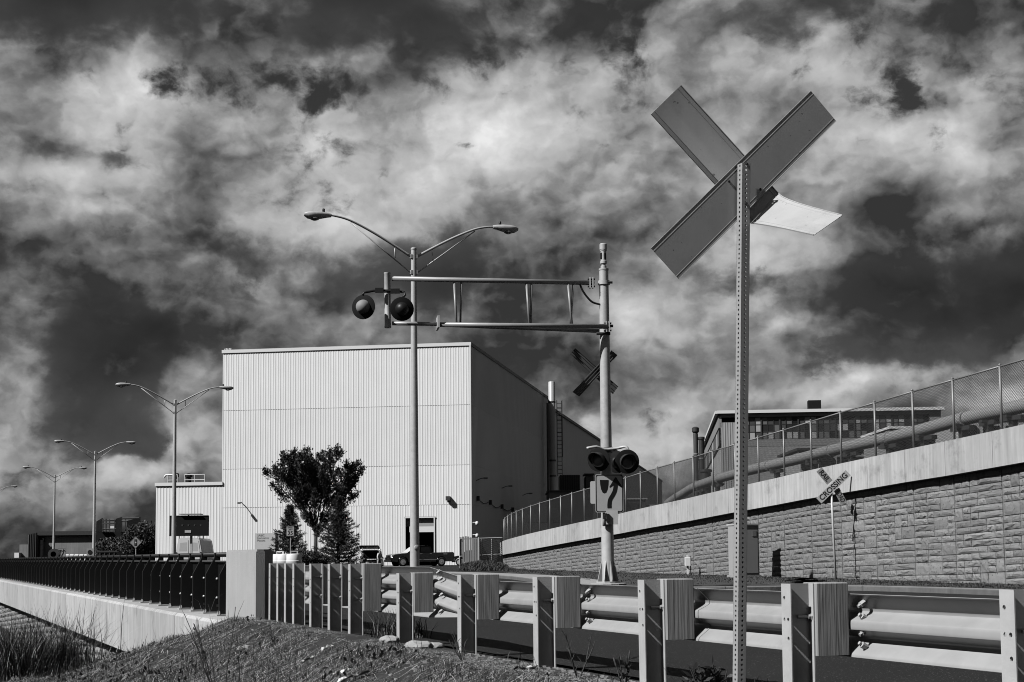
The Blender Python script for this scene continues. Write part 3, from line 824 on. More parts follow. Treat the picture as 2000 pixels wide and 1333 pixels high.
beam(nd[14], nd[12]+DR*.16, 0, 0, zw, zw); beam(nd[12]-DR*.16, nd[10]+DR*.16, 0, 0, zw, zw, .005); beam(nd[10]-DR*.16, nd[8]+DR*.16, 0, 0, zw, zw)
beam(nd[8]-DR*.14, nd[7]-DR*1.25, 0, 0, zw, zw, .005); beam(nd[7]-DR*1.25, nd[7]+DR*.05, 0, 1, zw, zh, .005)
beam(nd[7]+DR*.05, nd[0]+DR*.1, 1, 1, zh, zh)
for n_ in (11, 9, 7):                        # splice bolts beside the blocks
    p = nd[n_]
    for dz, db in (((-.055, .045), (-.128, .05), (-.212, .05), (-.285, .045)) if n_ > 7 else ((-.05, .03), (-.12, .05), (-.20, .05), (-.28, .06), (-.37, .03), (-.45, .05))):
        for dx in ((-.20,) if n_ > 7 else (-.24,)):
            c = V(p.x, p.y, (zw if n_ > 7 else zh)+dz)+NR*(BO+db-.018)+DR*dx
            MB().lathe(c, (-NR-Z*(-.6 if dz in (-.128, -.285) else .6)), [(.018, -.02), (.018, .012), (.011, .014), (.011, .03)], 6).build('splice_bolt', M['galv'], gr)
# ================================================================ crossbuck sign seen from behind, on a perforated square post
SY = 8.85
sx = rail_at(1450)
SN = V(math.sin(R(156)), math.cos(R(156)), 0)   # the back faces this way
ST = V(-SN.y, SN.x, 0)                           # to the right, a little away
if ST.x < 0: ST = -ST
sp0 = at(1449.5, 700, SY)
def on_plane(px, py, off=0.0):                   # point of the sign plane seen in a photo pixel, off metres towards us
    k = ray(px, py); o = Vector((0, 0, EYE)); q = V(sp0.x, sp0.y, 0) + SN*off
    t = ((q-o).dot(SN))/k.dot(SN); return o + k*t
cb = thing('crossbuck_sign', 'large crossbuck sign seen from its bare back, one arm bent, on a perforated post', 'sign', (sp0.x, sp0.y, 0))
W = .055; pt = V(sp0.x, sp0.y, 0); top = on_plane(1453, 320).z; bot = -.35
PITCH = .0276; n = int((top-bot)/PITCH); ysn = [0.0]
hl = {}
for k in range(n):
    ysn += [PITCH*k+.0045, PITCH*k+.0231] if k else [.0045, .0231]
ysn = sorted(set(ysn+[PITCH*n]))
lean = (Z + ST*.036).normalized(); pt = pt - ST*(.036*sp0.z)
mb = MB()
for (nn, tt) in ((SN, ST), (-ST, SN), (-SN, -ST), (ST, -SN)):
    o = pt + nn*(W/2) + lean*bot
    xs = [-W/2, -.0105, .0105, W/2]
    hh = {(1, j): .0074 for j in range(1, len(ysn)-1, 2)}
    mb.perf(o, tt, lean, -nn, xs, ysn, hh, .003)
mb.build('perforated_post', M['alu_bright'], cb)
def blade(c, name, off, mt):
    """c: the four corners in order along one edge and back; two ribs run along the long edges."""
    p0, p1, p2, p3 = [on_plane(x, y, off) for x, y in c]     # p0-p1 long edge, p3-p2 the other
    l = (p1-p0).normalized(); w = (p3-p0); wl = w.length; w.normalize()
    pr = [(0, 0), (0, .0042), (.003, .0042), (.004, .003), (.022, .003), (.023, .0036), (.026, .0036), (.027, .003), (wl-.027, .003), (wl-.026, .0036), (wl-.023, .0036), (wl-.022, .003), (wl-.004, .003), (wl-.003, .0042), (wl, .0042), (wl, 0)]
    L = (p1-p0).length
    secs = [[p0+l*s+w*a+SN*b for a, b in pr] for s in (0, L)]
    mb = MB().loft(secs, closed=True); k = len(pr); mb.f += [tuple(range(k)), tuple(range(2*k-1, k-1, -1))]; mb.k += [0, 0]
    return mb.build(name, mt, cb), (p0, p1, p2, p3)
blA, cA = blade([(1271, 485), (1583, 178), (1638, 238), (1326, 546)], 'sign_blade', -.045, M['blade'])
# the other blade lies behind: straight upper arm, then the arm that was bent towards us
off = -.066
q = [on_plane(x, y, off) for x, y in ((1329, 167), (1271, 224))]
e = [on_plane(x, y, off) for x, y in ((1516, 374), (1464, 436))]
pr = [(0, 0), (0, .008), (.015, .008), (.02, .003), (.10, .003), (.105, .0055), (.115, .0055), (.12, .003), (.5, .003), (.88, .003), (.885, .0055), (.895, .0055), (.90, .003), (.98, .003), (.985, .008), (1, .008), (1, 0)]
def sec(a, b, nn): return [a.lerp(b, u)+nn*v for u, v in pr]
tip = [at(1645, 422, SY-.38), at(1589, 461, SY-.55)]
S = [sec(q[0], q[1], SN), sec(e[0], e[1], SN)]
def bez(a, b, c, d, t): return a*(1-t)**3 + b*3*t*(1-t)**2 + c*3*t*t*(1-t) + d*t**3
dirw = (e[0]-q[0]).normalized()
for t in (.04, .08, .12, .17, .23, .3, .38, .5, .65, .8, 1.0):
    a = bez(e[0], e[0]+dirw*.05, at(1532, 394, SY-.04), tip[0], t); b = bez(e[1], e[1]+dirw*.015, at(1474, 434, SY-.19), tip[1], t)
    nn = (b-a).cross(tip[0]-e[0]).normalized()
    if nn.dot(SN) < 0: nn = -nn
    S.append(sec(a, b, (SN*(1-min(1, t*3))+nn*min(1, t*3)).normalized()))
mb = MB().loft(S, closed=True); k = len(pr); mb.f += [tuple(range(k)), tuple(range(len(S)*k-1, (len(S)-1)*k-1, -1))]; mb.k += [0, 0]
tag(mb.build('sign_blade', M['blade'], cb, smooth=30), 'blade whose lower right arm is bent forward')
for px, py in ((1457.5, 321), (1456.5, 398)):
    MB().lathe(on_plane(px, py, .026), SN, [(.010, 0), (.010, .006), (.006, .007), (.006, .013)], 6).build('bolt', M['steel_dk'], cb)
for px, py in ((1424, 355), (1485, 370)):
    MB().lathe(on_plane(px, py, -.041), SN, [(.008, 0), (.008, .003), (.004, .004)], 6).build('rivet', M['black'], cb)
# ================================================================ street lamps in a row down the road
def make_lamp():
    r = thing('street_lamp', 'tall twin-armed street lamp nearest the guardrail, crossing the signal arm', 'street lamp', (0, 0, 0), 'street lamps along the road')
    H = 10.45
    MB().lathe(V(0, 0, 0), Z, [(.21, 0), (.21, .04), (.155, .05), (.148, 1), (.085, H), (.095, H), (.095, H+.06), (.03, H+.09)], 14).build('pole', M['galv'], r, smooth=40)
    MB().lathe(V(.02, -.13, 1.05), V(.1, -1, 0), [(.09, 0), (.09, .035), (.07, .05)], 12).build('handhole_cover', M['galv'], r, smooth=40)
    for s in (-1, 1):
        u = V(s, 0, 0)
        pth = [(.09, H-.22), (.6, H+.08), (1.3, H+.46), (1.9, H+.74), (2.25, H+.86), (2.6, H+.92), (2.75, H+.92)]
        pp = smooth_line([u*a+Z*b for a, b in pth], 3)
        ar = MB().tube(pp, [.044-.014*i/len(pp) for i in range(len(pp))], 8).build('arm', M['galv'], r, smooth=True)
        br = [u*.09+Z*(H-.74), u*1.0+Z*(H-.06), u*2.05+Z*(H+.74)]
        MB().tube(br, .022, 6).tube([u*.62+Z*(H+.07), u*.62+Z*(H-.30)], .02, 6).build('brace', M['galv'], r, smooth=True)
        for z_ in (H-.22, H-.72): MB().box(u*.085+Z*z_, (.06, .16, .12)).build('bracket', M['galv'], r)
        secs = []
        for a, w, t, b in ((2.68, .055, .06, .06), (2.80, .10, .08, .08), (3.0, .15, .10, .13), (3.25, .165, .10, .17), (3.42, .14, .08, .15), (3.54, .05, .02, .07)):
            c = u*a+Z*(H+.92)
            secs.append([c+V(0, w*math.cos(j*math.pi/5), 0)+Z*((t if math.sin(j*math.pi/5) > 0 else b)*math.sin(j*math.pi/5)) for j in range(10)])
        mb = MB().loft(secs, closed=True); mb.f += [tuple(range(10)), tuple(range(59, 49, -1))]; mb.k += [0, 0]
        hd = mb.build('lamp_head', M['galv'], r, smooth=50)
        MB().lathe(u*2.92+Z*(H+1.0), Z, [(.045, 0), (.045, .10), (.03, .12)], 8).build('photocell', M['black'], hd, smooth=40)
        MB().lathe(u*3.2+Z*(H+.80), -Z, [(.15, 0), (.13, .045), (.06, .075), (.01, .08)], 12).build('lamp_lens', M['lens'], hd, smooth=True)
    return r
lamp = make_lamp()
LP = [(810, 48.0), (339, 93.0), (183, 137.0), (104.5, 175), (-20, 218)]
LL = ['nearest and tallest twin-armed street lamp, crossing behind the signal arm', 'twin-armed street lamp in front of the dark message board and low white building', 'twin-armed street lamp standing just left of the dark leafy bush', 'small far twin-armed street lamp before the dark concrete building', 'farthest street lamp at the left edge, only one arm in view']
KN = math.atan2(NR.y, NR.x)
for i, ((px, Y), lb) in enumerate(zip(LP, LL)):
    o = lamp if i == 0 else copy_tree(lamp)
    o.location = V(hx(px, Y), Y, (.12 if i == 0 else 0)); o.rotation_euler.z = KN; o['label'] = lb
# ================================================================ railway signal mast with cantilever
MY = 38.0
mx = hx(1187, MY); mp = V(mx, MY, 0)
def mpt(px, py, dy=0.0): return at(px, py, MY+dy)
mast = thing('signal_mast', 'grey railway signal mast with a cantilever truss, flashing lights and signs', 'signal mast', (mx, MY, 0))
zb = .22; ztop = mpt(1176, 527).z
pole = MB().lathe(V(mx, MY, zb), Z, [(.165, 0), (.160, .02), (.150, 1.8), (.115, ztop-zb-.02), (.125, ztop-zb-.02), (.125, ztop-zb+.02), (.09, ztop-zb+.03)], 18).build('pole', M['galv'], mast, smooth=40)
MB().lathe(V(mx, MY, -.1), Z, [(.45, 0), (.45, .29), (.42, .31)], 14).build('foundation', M['kerb'], mast)
MB().lathe(V(mx, MY, zb-.01), Z, [(.30, 0), (.30, .035)], 14).build('base_plate', M['galv'], mast)
for a in (200, 245, 290, 335, 65, 110, 155, 20):
    d = V(math.cos(R(a)), math.sin(R(a)), 0); t = V(-d.y, d.x, 0)
    MB().prism([(.13, 0), (.27, 0), (.27, .05), (.165, .50), (.13, .50)], V(mx, MY, zb+.02)-t*.012, d, Z, t, .024).build('gusset', M['galv'], mast)
q0 = V(mx-.003, MY, ztop+.02); ft = mpt(1174, 478).z-ztop
MB().lathe(q0, Z, [(.075, 0), (.075, .06), (.055, .07), (.055, .12), (.085, .13), (.085, .19), (.072, .2), (.072, .44), (.086, .45), (.086, ft-.16), (.095, ft-.15), (.095, ft-.02), (.08, ft)], 14).build('finial', M['galv'], mast, smooth=35)
for a in (215, 300): MB().box(q0+V(math.cos(R(a)), math.sin(R(a)), 0)*.072+Z*.32, (.02, .05, .16), [V(math.cos(R(a)), math.sin(R(a)), 0), V(-math.sin(R(a)), math.cos(R(a)), 0), Z]).build('finial_slot', M['black'], mast)
# truss
dyL = -1.2
def tp(px, py, d=0.0):
    f = (1187-px)/(1187-757)
    return at(px, py, MY + dyL*f + d)
tr = MB().tube([tp(766, 544.5), tp(1160, 553)], .060, 10).build('top_chord', M['truss'], mast, smooth=True)
MB().tube([tp(858, 634.5, -.22), tp(1186, 638, -.22)], .058, 10).build('bottom_chord', M['truss'], mast, smooth=True)
MB().tube([tp(858, 634.5, .30), tp(1170, 647, .38)], .052, 10).build('bottom_chord', M['truss'], mast, smooth=True)
MB().tube([tp(766, 632), tp(858, 633.5)], .050, 10).build('arm_stub', M['truss'], mast, smooth=True)
c = tp(855, 631.5); MB().box(c, (.05, .62, .29), [V(.98, .12, 0).normalized(), V(-.12, .98, 0).normalized(), Z]).build('joint_plate', M['galv'], mast)
for xt, xb, xt2, xb2 in ((887, 891.5, 901, 899), (1028, 1034, 1038, 1036.5), (1109, 1117, 1120, 1114)):
    MB().tube([tp(xt, 549), tp(xb, 634, -.2)], .030, 8).build('strut', M['truss'], mast, smooth=True)
    MB().tube([tp(xt2, 550), tp(xb2, 640, .34)], .026, 8).build('strut', M['truss'], mast, smooth=True)
a, b = tp(756.5, 533), tp(757.5, 641)
MB().lathe(b, (a-b), [(.075, 0), (.083, .01), (.083, .05), (.078, .06), (.078, (a-b).length-.04), (.084, (a-b).length-.03), (.084, (a-b).length)], 12).build('end_tube', M['galv'], mast, smooth=35)
for px, py, s in ((1155, 553, 1), (1187, 639, 1)):
    c = tp(px, py, -.18 if px > 1170 else 0)
    for k in (-1, 1): MB().box(c+V(.035*k, 0, 0), (.03, .16, .27)).build('flange', M['galv'], mast)
    for k in (-1, 1):
        for j in (-1, 1): MB().lathe(c+V(-.09, .05*j, .09*k), V(1, 0, 0), [(.016, 0), (.016, .18)], 6).build('flange_bolt', M['steel_dk'], mast)
for zc in (553, 638):
    z_ = mpt(1180, zc).z
    MB().lathe(V(mx, MY, z_-.05), Z, [(.12, 0), (.150, 0), (.150, .10), (.12, .10)], 16, cap=False).build('clamp', M['galv'], mast, smooth=30)
    MB().tube([V(mx+.10, MY-.08, z_), V(mx+.21, MY-.08, z_)], .035, 7).build('clamp_bolt', M['steel_dk'], mast)
MB().tube([mpt(1165, 652, -.1), mpt(1192, 652, -.1)], .04, 7).build('clamp_bolt', M['steel_dk'], mast)
MB().tube(smooth_line([tp(1133, 556), tp(1138, 568), tp(1148, 582), tp(1158, 591), V(mx-.11, MY-.05, tp(1166, 595).z)], 4), .026, 7).build('cable', M['black'], mast, smooth=True)
# flashing lights
def flasher(c, face, rad, visor, mt_dome):
    """A round black background with a lamp housing; face is the way the lens looks."""
    face = face.normalized(); t = face.cross(Z).normalized(); u = t.cross(face)
    ls = MB().lathe(c-face*.012, face, [(rad-.01, 0), (rad, .006), (rad, .018), (rad-.012, .022), (rad*.5, .024)], 26).build('background_disc', M['black_matt'], mast, smooth=35)
    MB().lathe(c-face*.012, -face, [(rad*.58, 0), (rad*.58, .03), (rad*.56, .05), (rad*.48, .12), (rad*.30, .17), (.02, .19)], 20).build('lamp_housing', mt_dome, ls, smooth=True)
    MB().lathe(c+face*.012, face, [(rad*.62, 0), (rad*.62, .03), (rad*.58, .03), (rad*.54, .035)], 20).build('lens_ring', M['galv'], ls, smooth=35)
    MB().lathe(c+face*.014, face, [(rad*.56, 0), (rad*.54, .03), (rad*.34, .055), (.01, .065)], 18).build('lens', M['lens'], ls, smooth=True)
    if visor:
        secs = []
        for k in range(19):
            an = R(-35 + k*250/18); d = t*math.cos(an)+u*math.sin(an)
            ln = .36*max(.12, math.sin(R(k*180/18)))**.8
            r0 = rad*.63
            secs.append([c+d*r0+face*.012, c+d*(r0*1.0)+face*(.02+ln), c+d*(r0-.012)+face*(.02+ln), c+d*(r0-.012)+face*.012])
        MB().loft(secs, closed=True).build('visor', M['steel_dk'], ls, smooth=40)
    return ls
away = V(.20, .97, -.06); tow = V(-.16, -1, -.10)
flasher(tp(710, 600, -.1), V(.30, .95, .02), .30, False, M['fascia'])
flasher(tp(785, 604, -.35), V(-.2, .96, .08), .29, False, M['black'])
MB().tube(smooth_line([tp(709, 577, -.1), tp(711, 572, -.1), tp(722, 570, -.1), tp(740, 567.5, -.12), tp(790, 571, -.30), tp(786, 582, -.34)], 2), .03, 7).build('cross_arm', M['black'], mast, smooth=True)
for q_, w_ in ((tp(741, 567.5, -.14), .20), (tp(772, 569, -.26), .22)): MB().box(q_, (w_, .09, .11)).build('junction_box', M['black'], mast)
MB().lathe(tp(757.5, 570)-Z*.03, Z, [(.08, 0), (.095, 0), (.095, .06), (.08, .06)], 12, cap=False).build('clamp', M['black'], mast)
flasher(mpt(1169, 898.5, -.35), V(-.42, -.95, -.05), .29, True, M['black'])
flasher(mpt(1225, 902, -.30), V(.10, -1, -.05), .30, True, M['black'])
flasher(mpt(1206, 903, .45), V(.5, 1, 0), .28, True, M['black'])
MB().tube(smooth_line([mpt(1146, 876, -.3), mpt(1165, 873, -.28), mpt(1180, 878, -.2), mpt(1205, 876, -.2), mpt(1222, 873, -.26), mpt(1228, 882, -.28)], 3), .035, 7).build('cross_arm', M['galv'], mast, smooth=True)
z_ = mpt(1186, 880).z
MB().lathe(V(mx, MY, z_-.06), Z, [(.12, 0), (.155, 0), (.155, .12), (.12, .12)], 16, cap=False).build('clamp', M['steel_dk'], mast, smooth=30)
# the signs on the mast
def road_sign(parent, c, ux, uy, w, h, rr, name, mt, label=None):
    """A thin plate with rounded corners facing ux x uy."""
    n = ux.cross(uy).normalized(); pts = []
    for cx, cy, a0 in ((w/2-rr, h/2-rr, 0), (-w/2+rr, h/2-rr, 90), (-w/2+rr, -h/2+rr, 180), (w/2-rr, -h/2+rr, 270)):
        for k in range(4): pts.append((cx+rr*math.cos(R(a0+30*k)), cy+rr*math.sin(R(a0+30*k))))
    ob = MB().prism(pts, c-n*.006, ux, uy, n, .006).build(name, mt, parent)
    if label: ob['label'] = label
    return ob, pts, n
def ring_border(parent, c, ux, uy, n, pts, inset, wd, mt):
    sx = lambda k: [(x*(1-2*k/(max(p[0] for p in pts)*2)), y*(1-2*k/(max(p[1] for p in pts)*2))) for x, y in pts]
    a, b = sx(inset), sx(inset+wd); m_ = len(pts)
    MB().add([c+ux*x+uy*y+n*.003 for x, y in a+b], [(i, (i+1) % m_, m_+(i+1) % m_, m_+i) for i in range(m_)]).build('border', mt, parent)
UX = V(math.cos(R(7)), math.sin(R(7)), 0)
def keep_right(parent, c, w, h, ux):
    ob, pts, n = road_sign(parent, c, ux, Z, w, h, w*.07, 'keep_right_sign', M['sign'])
    ring_border(ob, c, ux, Z, n, pts, w*.02, w*.025, M['black'])
    S = w
    med = [(-.33, .47), (-.02, .47), (-.03, .30), (-.06, .14), (-.11, .03), (-.175, 0), (-.24, .03), (-.29, .14), (-.32, .30)]
    MB().add([c+ux*(x*S)+Z*(y*S)+n*.004 for x, y in med], [tuple(range(len(med)))]).build('island_symbol', M['black'], ob)
    cl = smooth_line([V(-.0, -.52, 0), V(.0, -.38, 0), V(.03, -.22, 0), V(.13, -.05, 0), V(.20, .10, 0), V(.235, .30, 0)], 5)
    vs = []
    for i, p in enumerate(cl):
        t = (cl[min(i+1, len(cl)-1)]-cl[max(i-1, 0)]).normalized(); s = V(-t.y, t.x, 0)*.075
        vs += [p-s, p+s]
    k = len(vs); fs = [(2*i, 2*i+1, 2*i+3, 2*i+2) for i in range(len(cl)-1)]
    vs += [V(.235+x, y, 0) for x, y in ((-.235, .22), (-.20, .20), (-.075, .285), (.075, .285), (.20, .20), (.235, .22), (.02, .56), (-.02, .56))]
    fs += [(k, k+1, k+2, k+7), (k+2, k+3, k+6, k+7), (k+3, k+4, k+5, k+6)]
    MB().add([c+ux*(p.x*S)+Z*(p.y*S)+n*.004 for p in vs], fs).build('arrow', M['black'], ob)
    return ob
kc = mpt(1190, 964, -.28)
ksn = keep_right(mast, kc, .70, .94, UX)
road_sign(mast, mpt(1172, 962, .12), V(.96, -.28, 0).normalized(), Z, .5, .56, .04, 'sign_back', M['clad_dk'])
MB().box(mpt(1195, 1011, -.22), (.29, .16, .34)).build('junction_box', M['galv'], mast)
MB().box(mpt(1187, 1012, -.32), (.07, .08, .20)).tube(smooth_line([mpt(1184, 1003, -.3), mpt(1180, 1012, -.34), mpt(1190, 1020, -.34)], 3), .02, 6).build('conduit', M['black'], mast)
MB().tube([mpt(1179, 1000, -.2), mpt(1179.5, 1028, -.2)], .035, 7).build('sign_pipe', M['galv'], mast, smooth=True)
# crossbuck on the far side of the mast, ribbed metal back
for (c4, dd) in (([(1113, 691), (1123, 681), (1207, 756), (1197, 770)], .30), ([(1118, 766), (1131, 775), (1206, 694), (1194, 685)], .24)):
    p = [at(x, y, MY+dd+(x-1160)*.003) for x, y in c4]
    p0, p1, p2, p3 = p[0], p[3], p[2], p[1]; l = p1-p0; w = p3-p0; nn = l.cross(w).normalized()
    if nn.y > 0: nn = -nn
    pr = [(0, 0), (.0, .03), (.1, .03), (.13, .0), (.3, .0), (.34, .025), (.42, .025), (.46, 0), (.7, 0), (.74, .025), (.80, .025), (.84, 0), (.96, 0), (1, .03), (1, -.006), (0, -.006)]
    secs = [[p0.lerp(p1, s)+(p3-p0).lerp(p2-p1, s)*a+nn*b for a, b in pr] for s in (0, 1)]
    mb = MB().loft(secs, closed=True); k = len(pr); mb.f += [tuple(range(k)), tuple(range(2*k-1, k-1, -1))]; mb.k += [0, 0]
    mb.build('crossbuck_blade', CROSS, mast)
# ================================================================ small crossbuck by the stone wall
CY = 51.0
rc = at(1632, 1128, CY); tp_ = at(1624, 965, CY)
rs = thing('railroad_sign', 'railroad crossing crossbuck on a thin leaning post by the stone wall', 'sign', (rc.x, rc.y, 0))
MB().tube([V(rc.x+.01, rc.y, -.2), at(1627, 1030, CY), tp_+Z*.2], .038, 8).build('post', M['galv'], rs, smooth=True)
def lettered(c4, dy, txts, name):
    p0, p1, p2, p3 = [at(x, y, CY+dy) for x, y in c4]       # lower left, lower right, upper right, upper left of the writing direction
    ux = ((p1-p0)+(p2-p3)).normalized(); c = (p0+p1+p2+p3)/4; n = ux.cross((p3-p0)).normalized(); uy = n.cross(ux)
    w, h = ((p1-p0).length+(p2-p3).length)/2, ((p3-p0).length+(p2-p1).length)/2
    ob = MB().prism([(-w/2, -h/2), (w/2, -h/2), (w/2, h/2), (-w/2, h/2)], c-n*.008, ux, uy, n, .008).build(name, M['sign'] if name == 'crossing_blade' else M['sign_grey'], rs)
    for f, tx, ww in txts: lettering('lettering', tx, c+ux*(f*w)+n*.003, ux, uy, h*1.02, M['black'], ob, bold=.022, width=ww*w)
    return ob
lettered([(1604, 984), (1661.5, 929), (1652, 918), (1594.5, 973)], -.06, [(0, 'CROSSING', .88)], 'crossing_blade')
lettered([(1593.5, 921), (1616, 947), (1626, 939), (1606, 914)], 0, [(0, 'RAIL', .74)], 'rail_blade')
lettered([(1630, 960), (1643, 987.5), (1654, 979), (1637, 951.5)], 0, [(0, 'ROAD', .80)], 'road_blade')
# ================================================================ the big white building
TH = R(9.5); ES = V(math.sin(TH), math.cos(TH), 0); EF = V(-math.cos(TH), math.sin(TH), 0)
BC = at(921, 1085, 155); BC.z = 0
bz = at(921, 673, 155).z
def front_x(px):                             # metres along the front, from the right corner, seen in pixel column px
    k = ray(px, 1085); a = k.x/k.y
    return (BC.x - a*BC.y)/(a*EF.y - EF.x)
def front_z(px, py): return at(px, py, (BC+EF*front_x(px)).y).z
def side_x(px):
    k = ray(px, 1085); a = k.x/k.y
    return (BC.x - a*BC.y)/(a*ES.y - ES.x)
def side_z(px, py): return at(px, py, (BC+ES*side_x(px)).y).z
bld = thing('factory_building', 'tall white ribbed metal factory building with a dark shaded side and an open loading door', 'building', BC)
def ribs(o, d, n, x0, x1, z0, z1, pitch=.27, dep=.018):
    """Ribbed metal sheet along d from x0 to x1, facing n."""
    k = max(1, round((x1-x0)/pitch)); p = (x1-x0)/k; pr = []
    for i in range(k):
        b = x0+i*p
        pr += [(b, 0), (b+p*.55, 0), (b+p*.64, dep), (b+p*.91, dep)]
    pr.append((x1, 0))
    return MB().loft([[o+d*x+n*y+Z*z for x, y in pr] for z in (z0, z1)])
NF = V(-ES.x, -ES.y, 0)                      # the front looks this way
NS = V(-EF.x, -EF.y, 0)                      # the side looks this way
LF = front_x(432.5)
d0, d1 = front_x(849), front_x(791.5); dz = front_z(820, 1011)
seams = [0, front_z(924, 985), front_z(924, 907.5), front_z(924, 790), bz]
for i in range(4):
    z0, z1 = seams[i]+(.012 if i else 0), seams[i+1]-.012
    if i == 0:
        ribs(BC, EF, NF, 0, d0-.08, z0, z1).build('cladding_panel', M['clad'], bld)
        ribs(BC, EF, NF, d1+.08, LF, z0, z1).build('cladding_panel', M['clad'], bld)
        ribs(BC, EF, NF, d0-.08, d1+.08, dz+.08, z1).build('cladding_panel', M['clad'], bld)
    else: ribs(BC, EF, NF, 0, LF, z0, z1).build('cladding_panel', M['clad'], bld)
    if i: MB().box(BC+EF*(LF/2)+NF*.008+Z*(seams[i]), (LF, .04, .02), [EF, NF, Z]).build('seam_strip', SEAM, bld)
LS = side_x(1076)
sse = [0, front_z(924, 985), front_z(924, 907.5), front_z(924, 790), bz]
for i in range(4):
    ribs(BC, ES, NS, 0.02, LS, sse[i]+(.012 if i else 0), sse[i+1]-.012, .60, .05).build('side_panel', M['clad'], bld)
    if i: MB().box(BC+ES*(LS/2)+NS*.005+Z*sse[i], (LS, .05, .05), [ES, NS, Z]).build('seam_strip', SEAM, bld)
# core closes the hall behind the sheets, with the loading bay left open
core = MB()
def corebox(x0, x1, y0, y1, z0, z1): core.hexa([BC+EF*x+ES*y+Z*z for z in (z0, z1) for x, y in ((x0, y0), (x1, y0), (x1, y1), (x0, y1))])
corebox(.05, LF-.05, 8, LS, 0, bz-.1); corebox(.05, d0-.02, .06, 8, 0, bz-.1); corebox(d1+.02, LF-.05, .06, 8, 0, bz-.1); corebox(d0-.02, d1+.02, .06, 8, dz+.02, bz-.1)
core.build('core', M['black_matt'], bld)
MB().box(BC+EF*(LF/2)+NF*.04+Z*(bz+.05), (LF+.2, .14, .34), [EF, NF, Z]).build('roof_trim', M['trim'], bld)
MB().box(BC+ES*(LS/2)+NS*.05+Z*(bz+.05), (LS, .12, .34), [ES, NS, Z]).build('roof_trim', M['fascia'], bld)
MB().box(BC+EF*.0+NF*.05+Z*(bz/2), (.14, .14, bz), [EF, NF, Z]).build('corner_trim', M['trim'], bld)
MB().hexa([BC+EF*x+ES*y+Z*z for z in (bz-.09, bz+.1) for x, y in ((.1, .1), (LF-.1, .1), (LF-.1, LS), (.1, LS))]).build('roof', M['fascia'], bld)
for i in range(5): MB().lathe(BC+EF*(LF-.2-.16*i)+NF*-.1+Z*(bz+.2), Z, [(.07, 0), (.07, .12+.04*(i % 2)), (.03, .2)], 7).build('roof_vent', M['trim'], bld)
# loading door, half rolled up
dw = d1-d0
door = MB().box(BC+EF*(d0+dw/2)-NF*.30+Z*(dz-.45), (dw, .12, .9), [EF, NF, Z]).build('loading_door', M['clad_dk'], bld)
MB().box(BC+EF*(d0+(dw-.4)/2)-NF*.22+Z*(dz-1.20), (dw-.4, .10, .58), [EF, NF, Z]).build('door_panel', M['trim'], door)
for x in (d0, d1): MB().box(BC+EF*x+NF*.03+Z*(dz/2), (.12, .16, dz), [EF, NF, Z]).build('door_jamb', M['trim'], door)
MB().box(BC+EF*(d0+dw/2)+NF*.03+Z*dz, (dw+.24, .16, .12), [EF, NF, Z]).build('door_head', M['trim'], door)
# lamps, cameras, sign on the walls
def front_pt(px, py, out=0): return BC+EF*front_x(px)+NF*out+Z*front_z(px, py)
def side_pt(px, py, out=0): return BC+ES*side_x(px)+NS*out+Z*side_z(px, py)
a = front_pt(473, 984, .06); lm = MB().tube([a, a+NF*.25+Z*.12, a+NF*.9+Z*.05], .05, 6).build('wall_lamp', M['steel_dk'], bld)
MB().box(a+NF*1.0+Z*.02, (.22, .42, .16), [EF, NF, Z]).build('lamp_shade', M['steel_dk'], lm)
a = front_pt(877, 974, .06); lm = MB().box(a+NF*.25, (.42, .5, .42), [EF, NF, Z]).build('wall_lamp', M['steel_dk'], bld)
MB().box(a+NF*.12-Z*.3, (.2, .2, .2), [EF, NF, Z]).build('lamp_bracket', M['steel_dk'], lm)
for py in (1021, 1045):
    a = front_pt(923, py, .1)+NS*.15; cmr = MB().tube([a-NS*.1, a+NS*.35], .05, 6).build('camera_arm', M['trim'], bld)
    MB().lathe(a+NS*.35-Z*.30, Z, [(.03, 0), (.15, .06), (.17, .18), (.16, .36), (.05, .42)], 10).build('security_camera', M['trim'], cmr, smooth=True)
for px, py in ((980, 954), (1021, 968), (930, 939)):
    a = side_pt(px, py, .05); lm = MB().tube([a, a+NS*.5+Z*.2, a+NS*.9+Z*.25], .05, 6).build('wall_lamp', M['fascia'], bld)
    MB().box(a+NS*1.0+Z*.22, (.4, .3, .16), [NS, ES, Z]).build('lamp_shade', M['fascia'], lm)
hk = [side_pt(931, 972, .1), side_pt(955, 980, .1), side_pt(978, 988, .1), side_pt(999, 994, .1)]
mb = MB()
for i in range(3): mb.tube([hk[i].lerp(hk[i+1], t)-Z*(.4*math.sin(math.pi*t)) for t in (0, .25, .5, .75, 1)], .04, 5)
mb.build('cable_loop', M['black'], bld)
for q in hk: MB().box(q+NS*.1-Z*.1, (.3, .2, .5), [NS, ES, Z]).build('cable_hook', M['steel_dk'], bld)
sgn0 = front_pt(519, 1058, .12)
sg = thing('wall_sign', 'pale company sign board standing in front of the white wall, left of the spruce', 'sign', V(sgn0.x, sgn0.y, 0))
sw, sh = (front_x(501.5)-front_x(541)), front_z(520, 1042)-.3
bd = MB().box(sgn0-Z*(sgn0.z-(.3+sh/2))+NF*.03, (sw, .12, sh), [EF, NF, Z]).build('board', M['sign'], sg)
for s in (-1, 1): MB().box(V(sgn0.x, sgn0.y, 0)+EF*(s*sw*.4)+Z*.2, (.15, .1, .5), [EF, NF, Z]).build('leg', M['galv'], sg)
for k, tx in enumerate(('SABIC', 'Innovative', 'Plastics')):
    lettering('lettering', tx, sgn0+EF*.85+NF*.10+Z*(front_z(510, 1046.5)-k*.26-sgn0.z), -EF, Z, .30, M['steel_dk'], sg, align='LEFT')
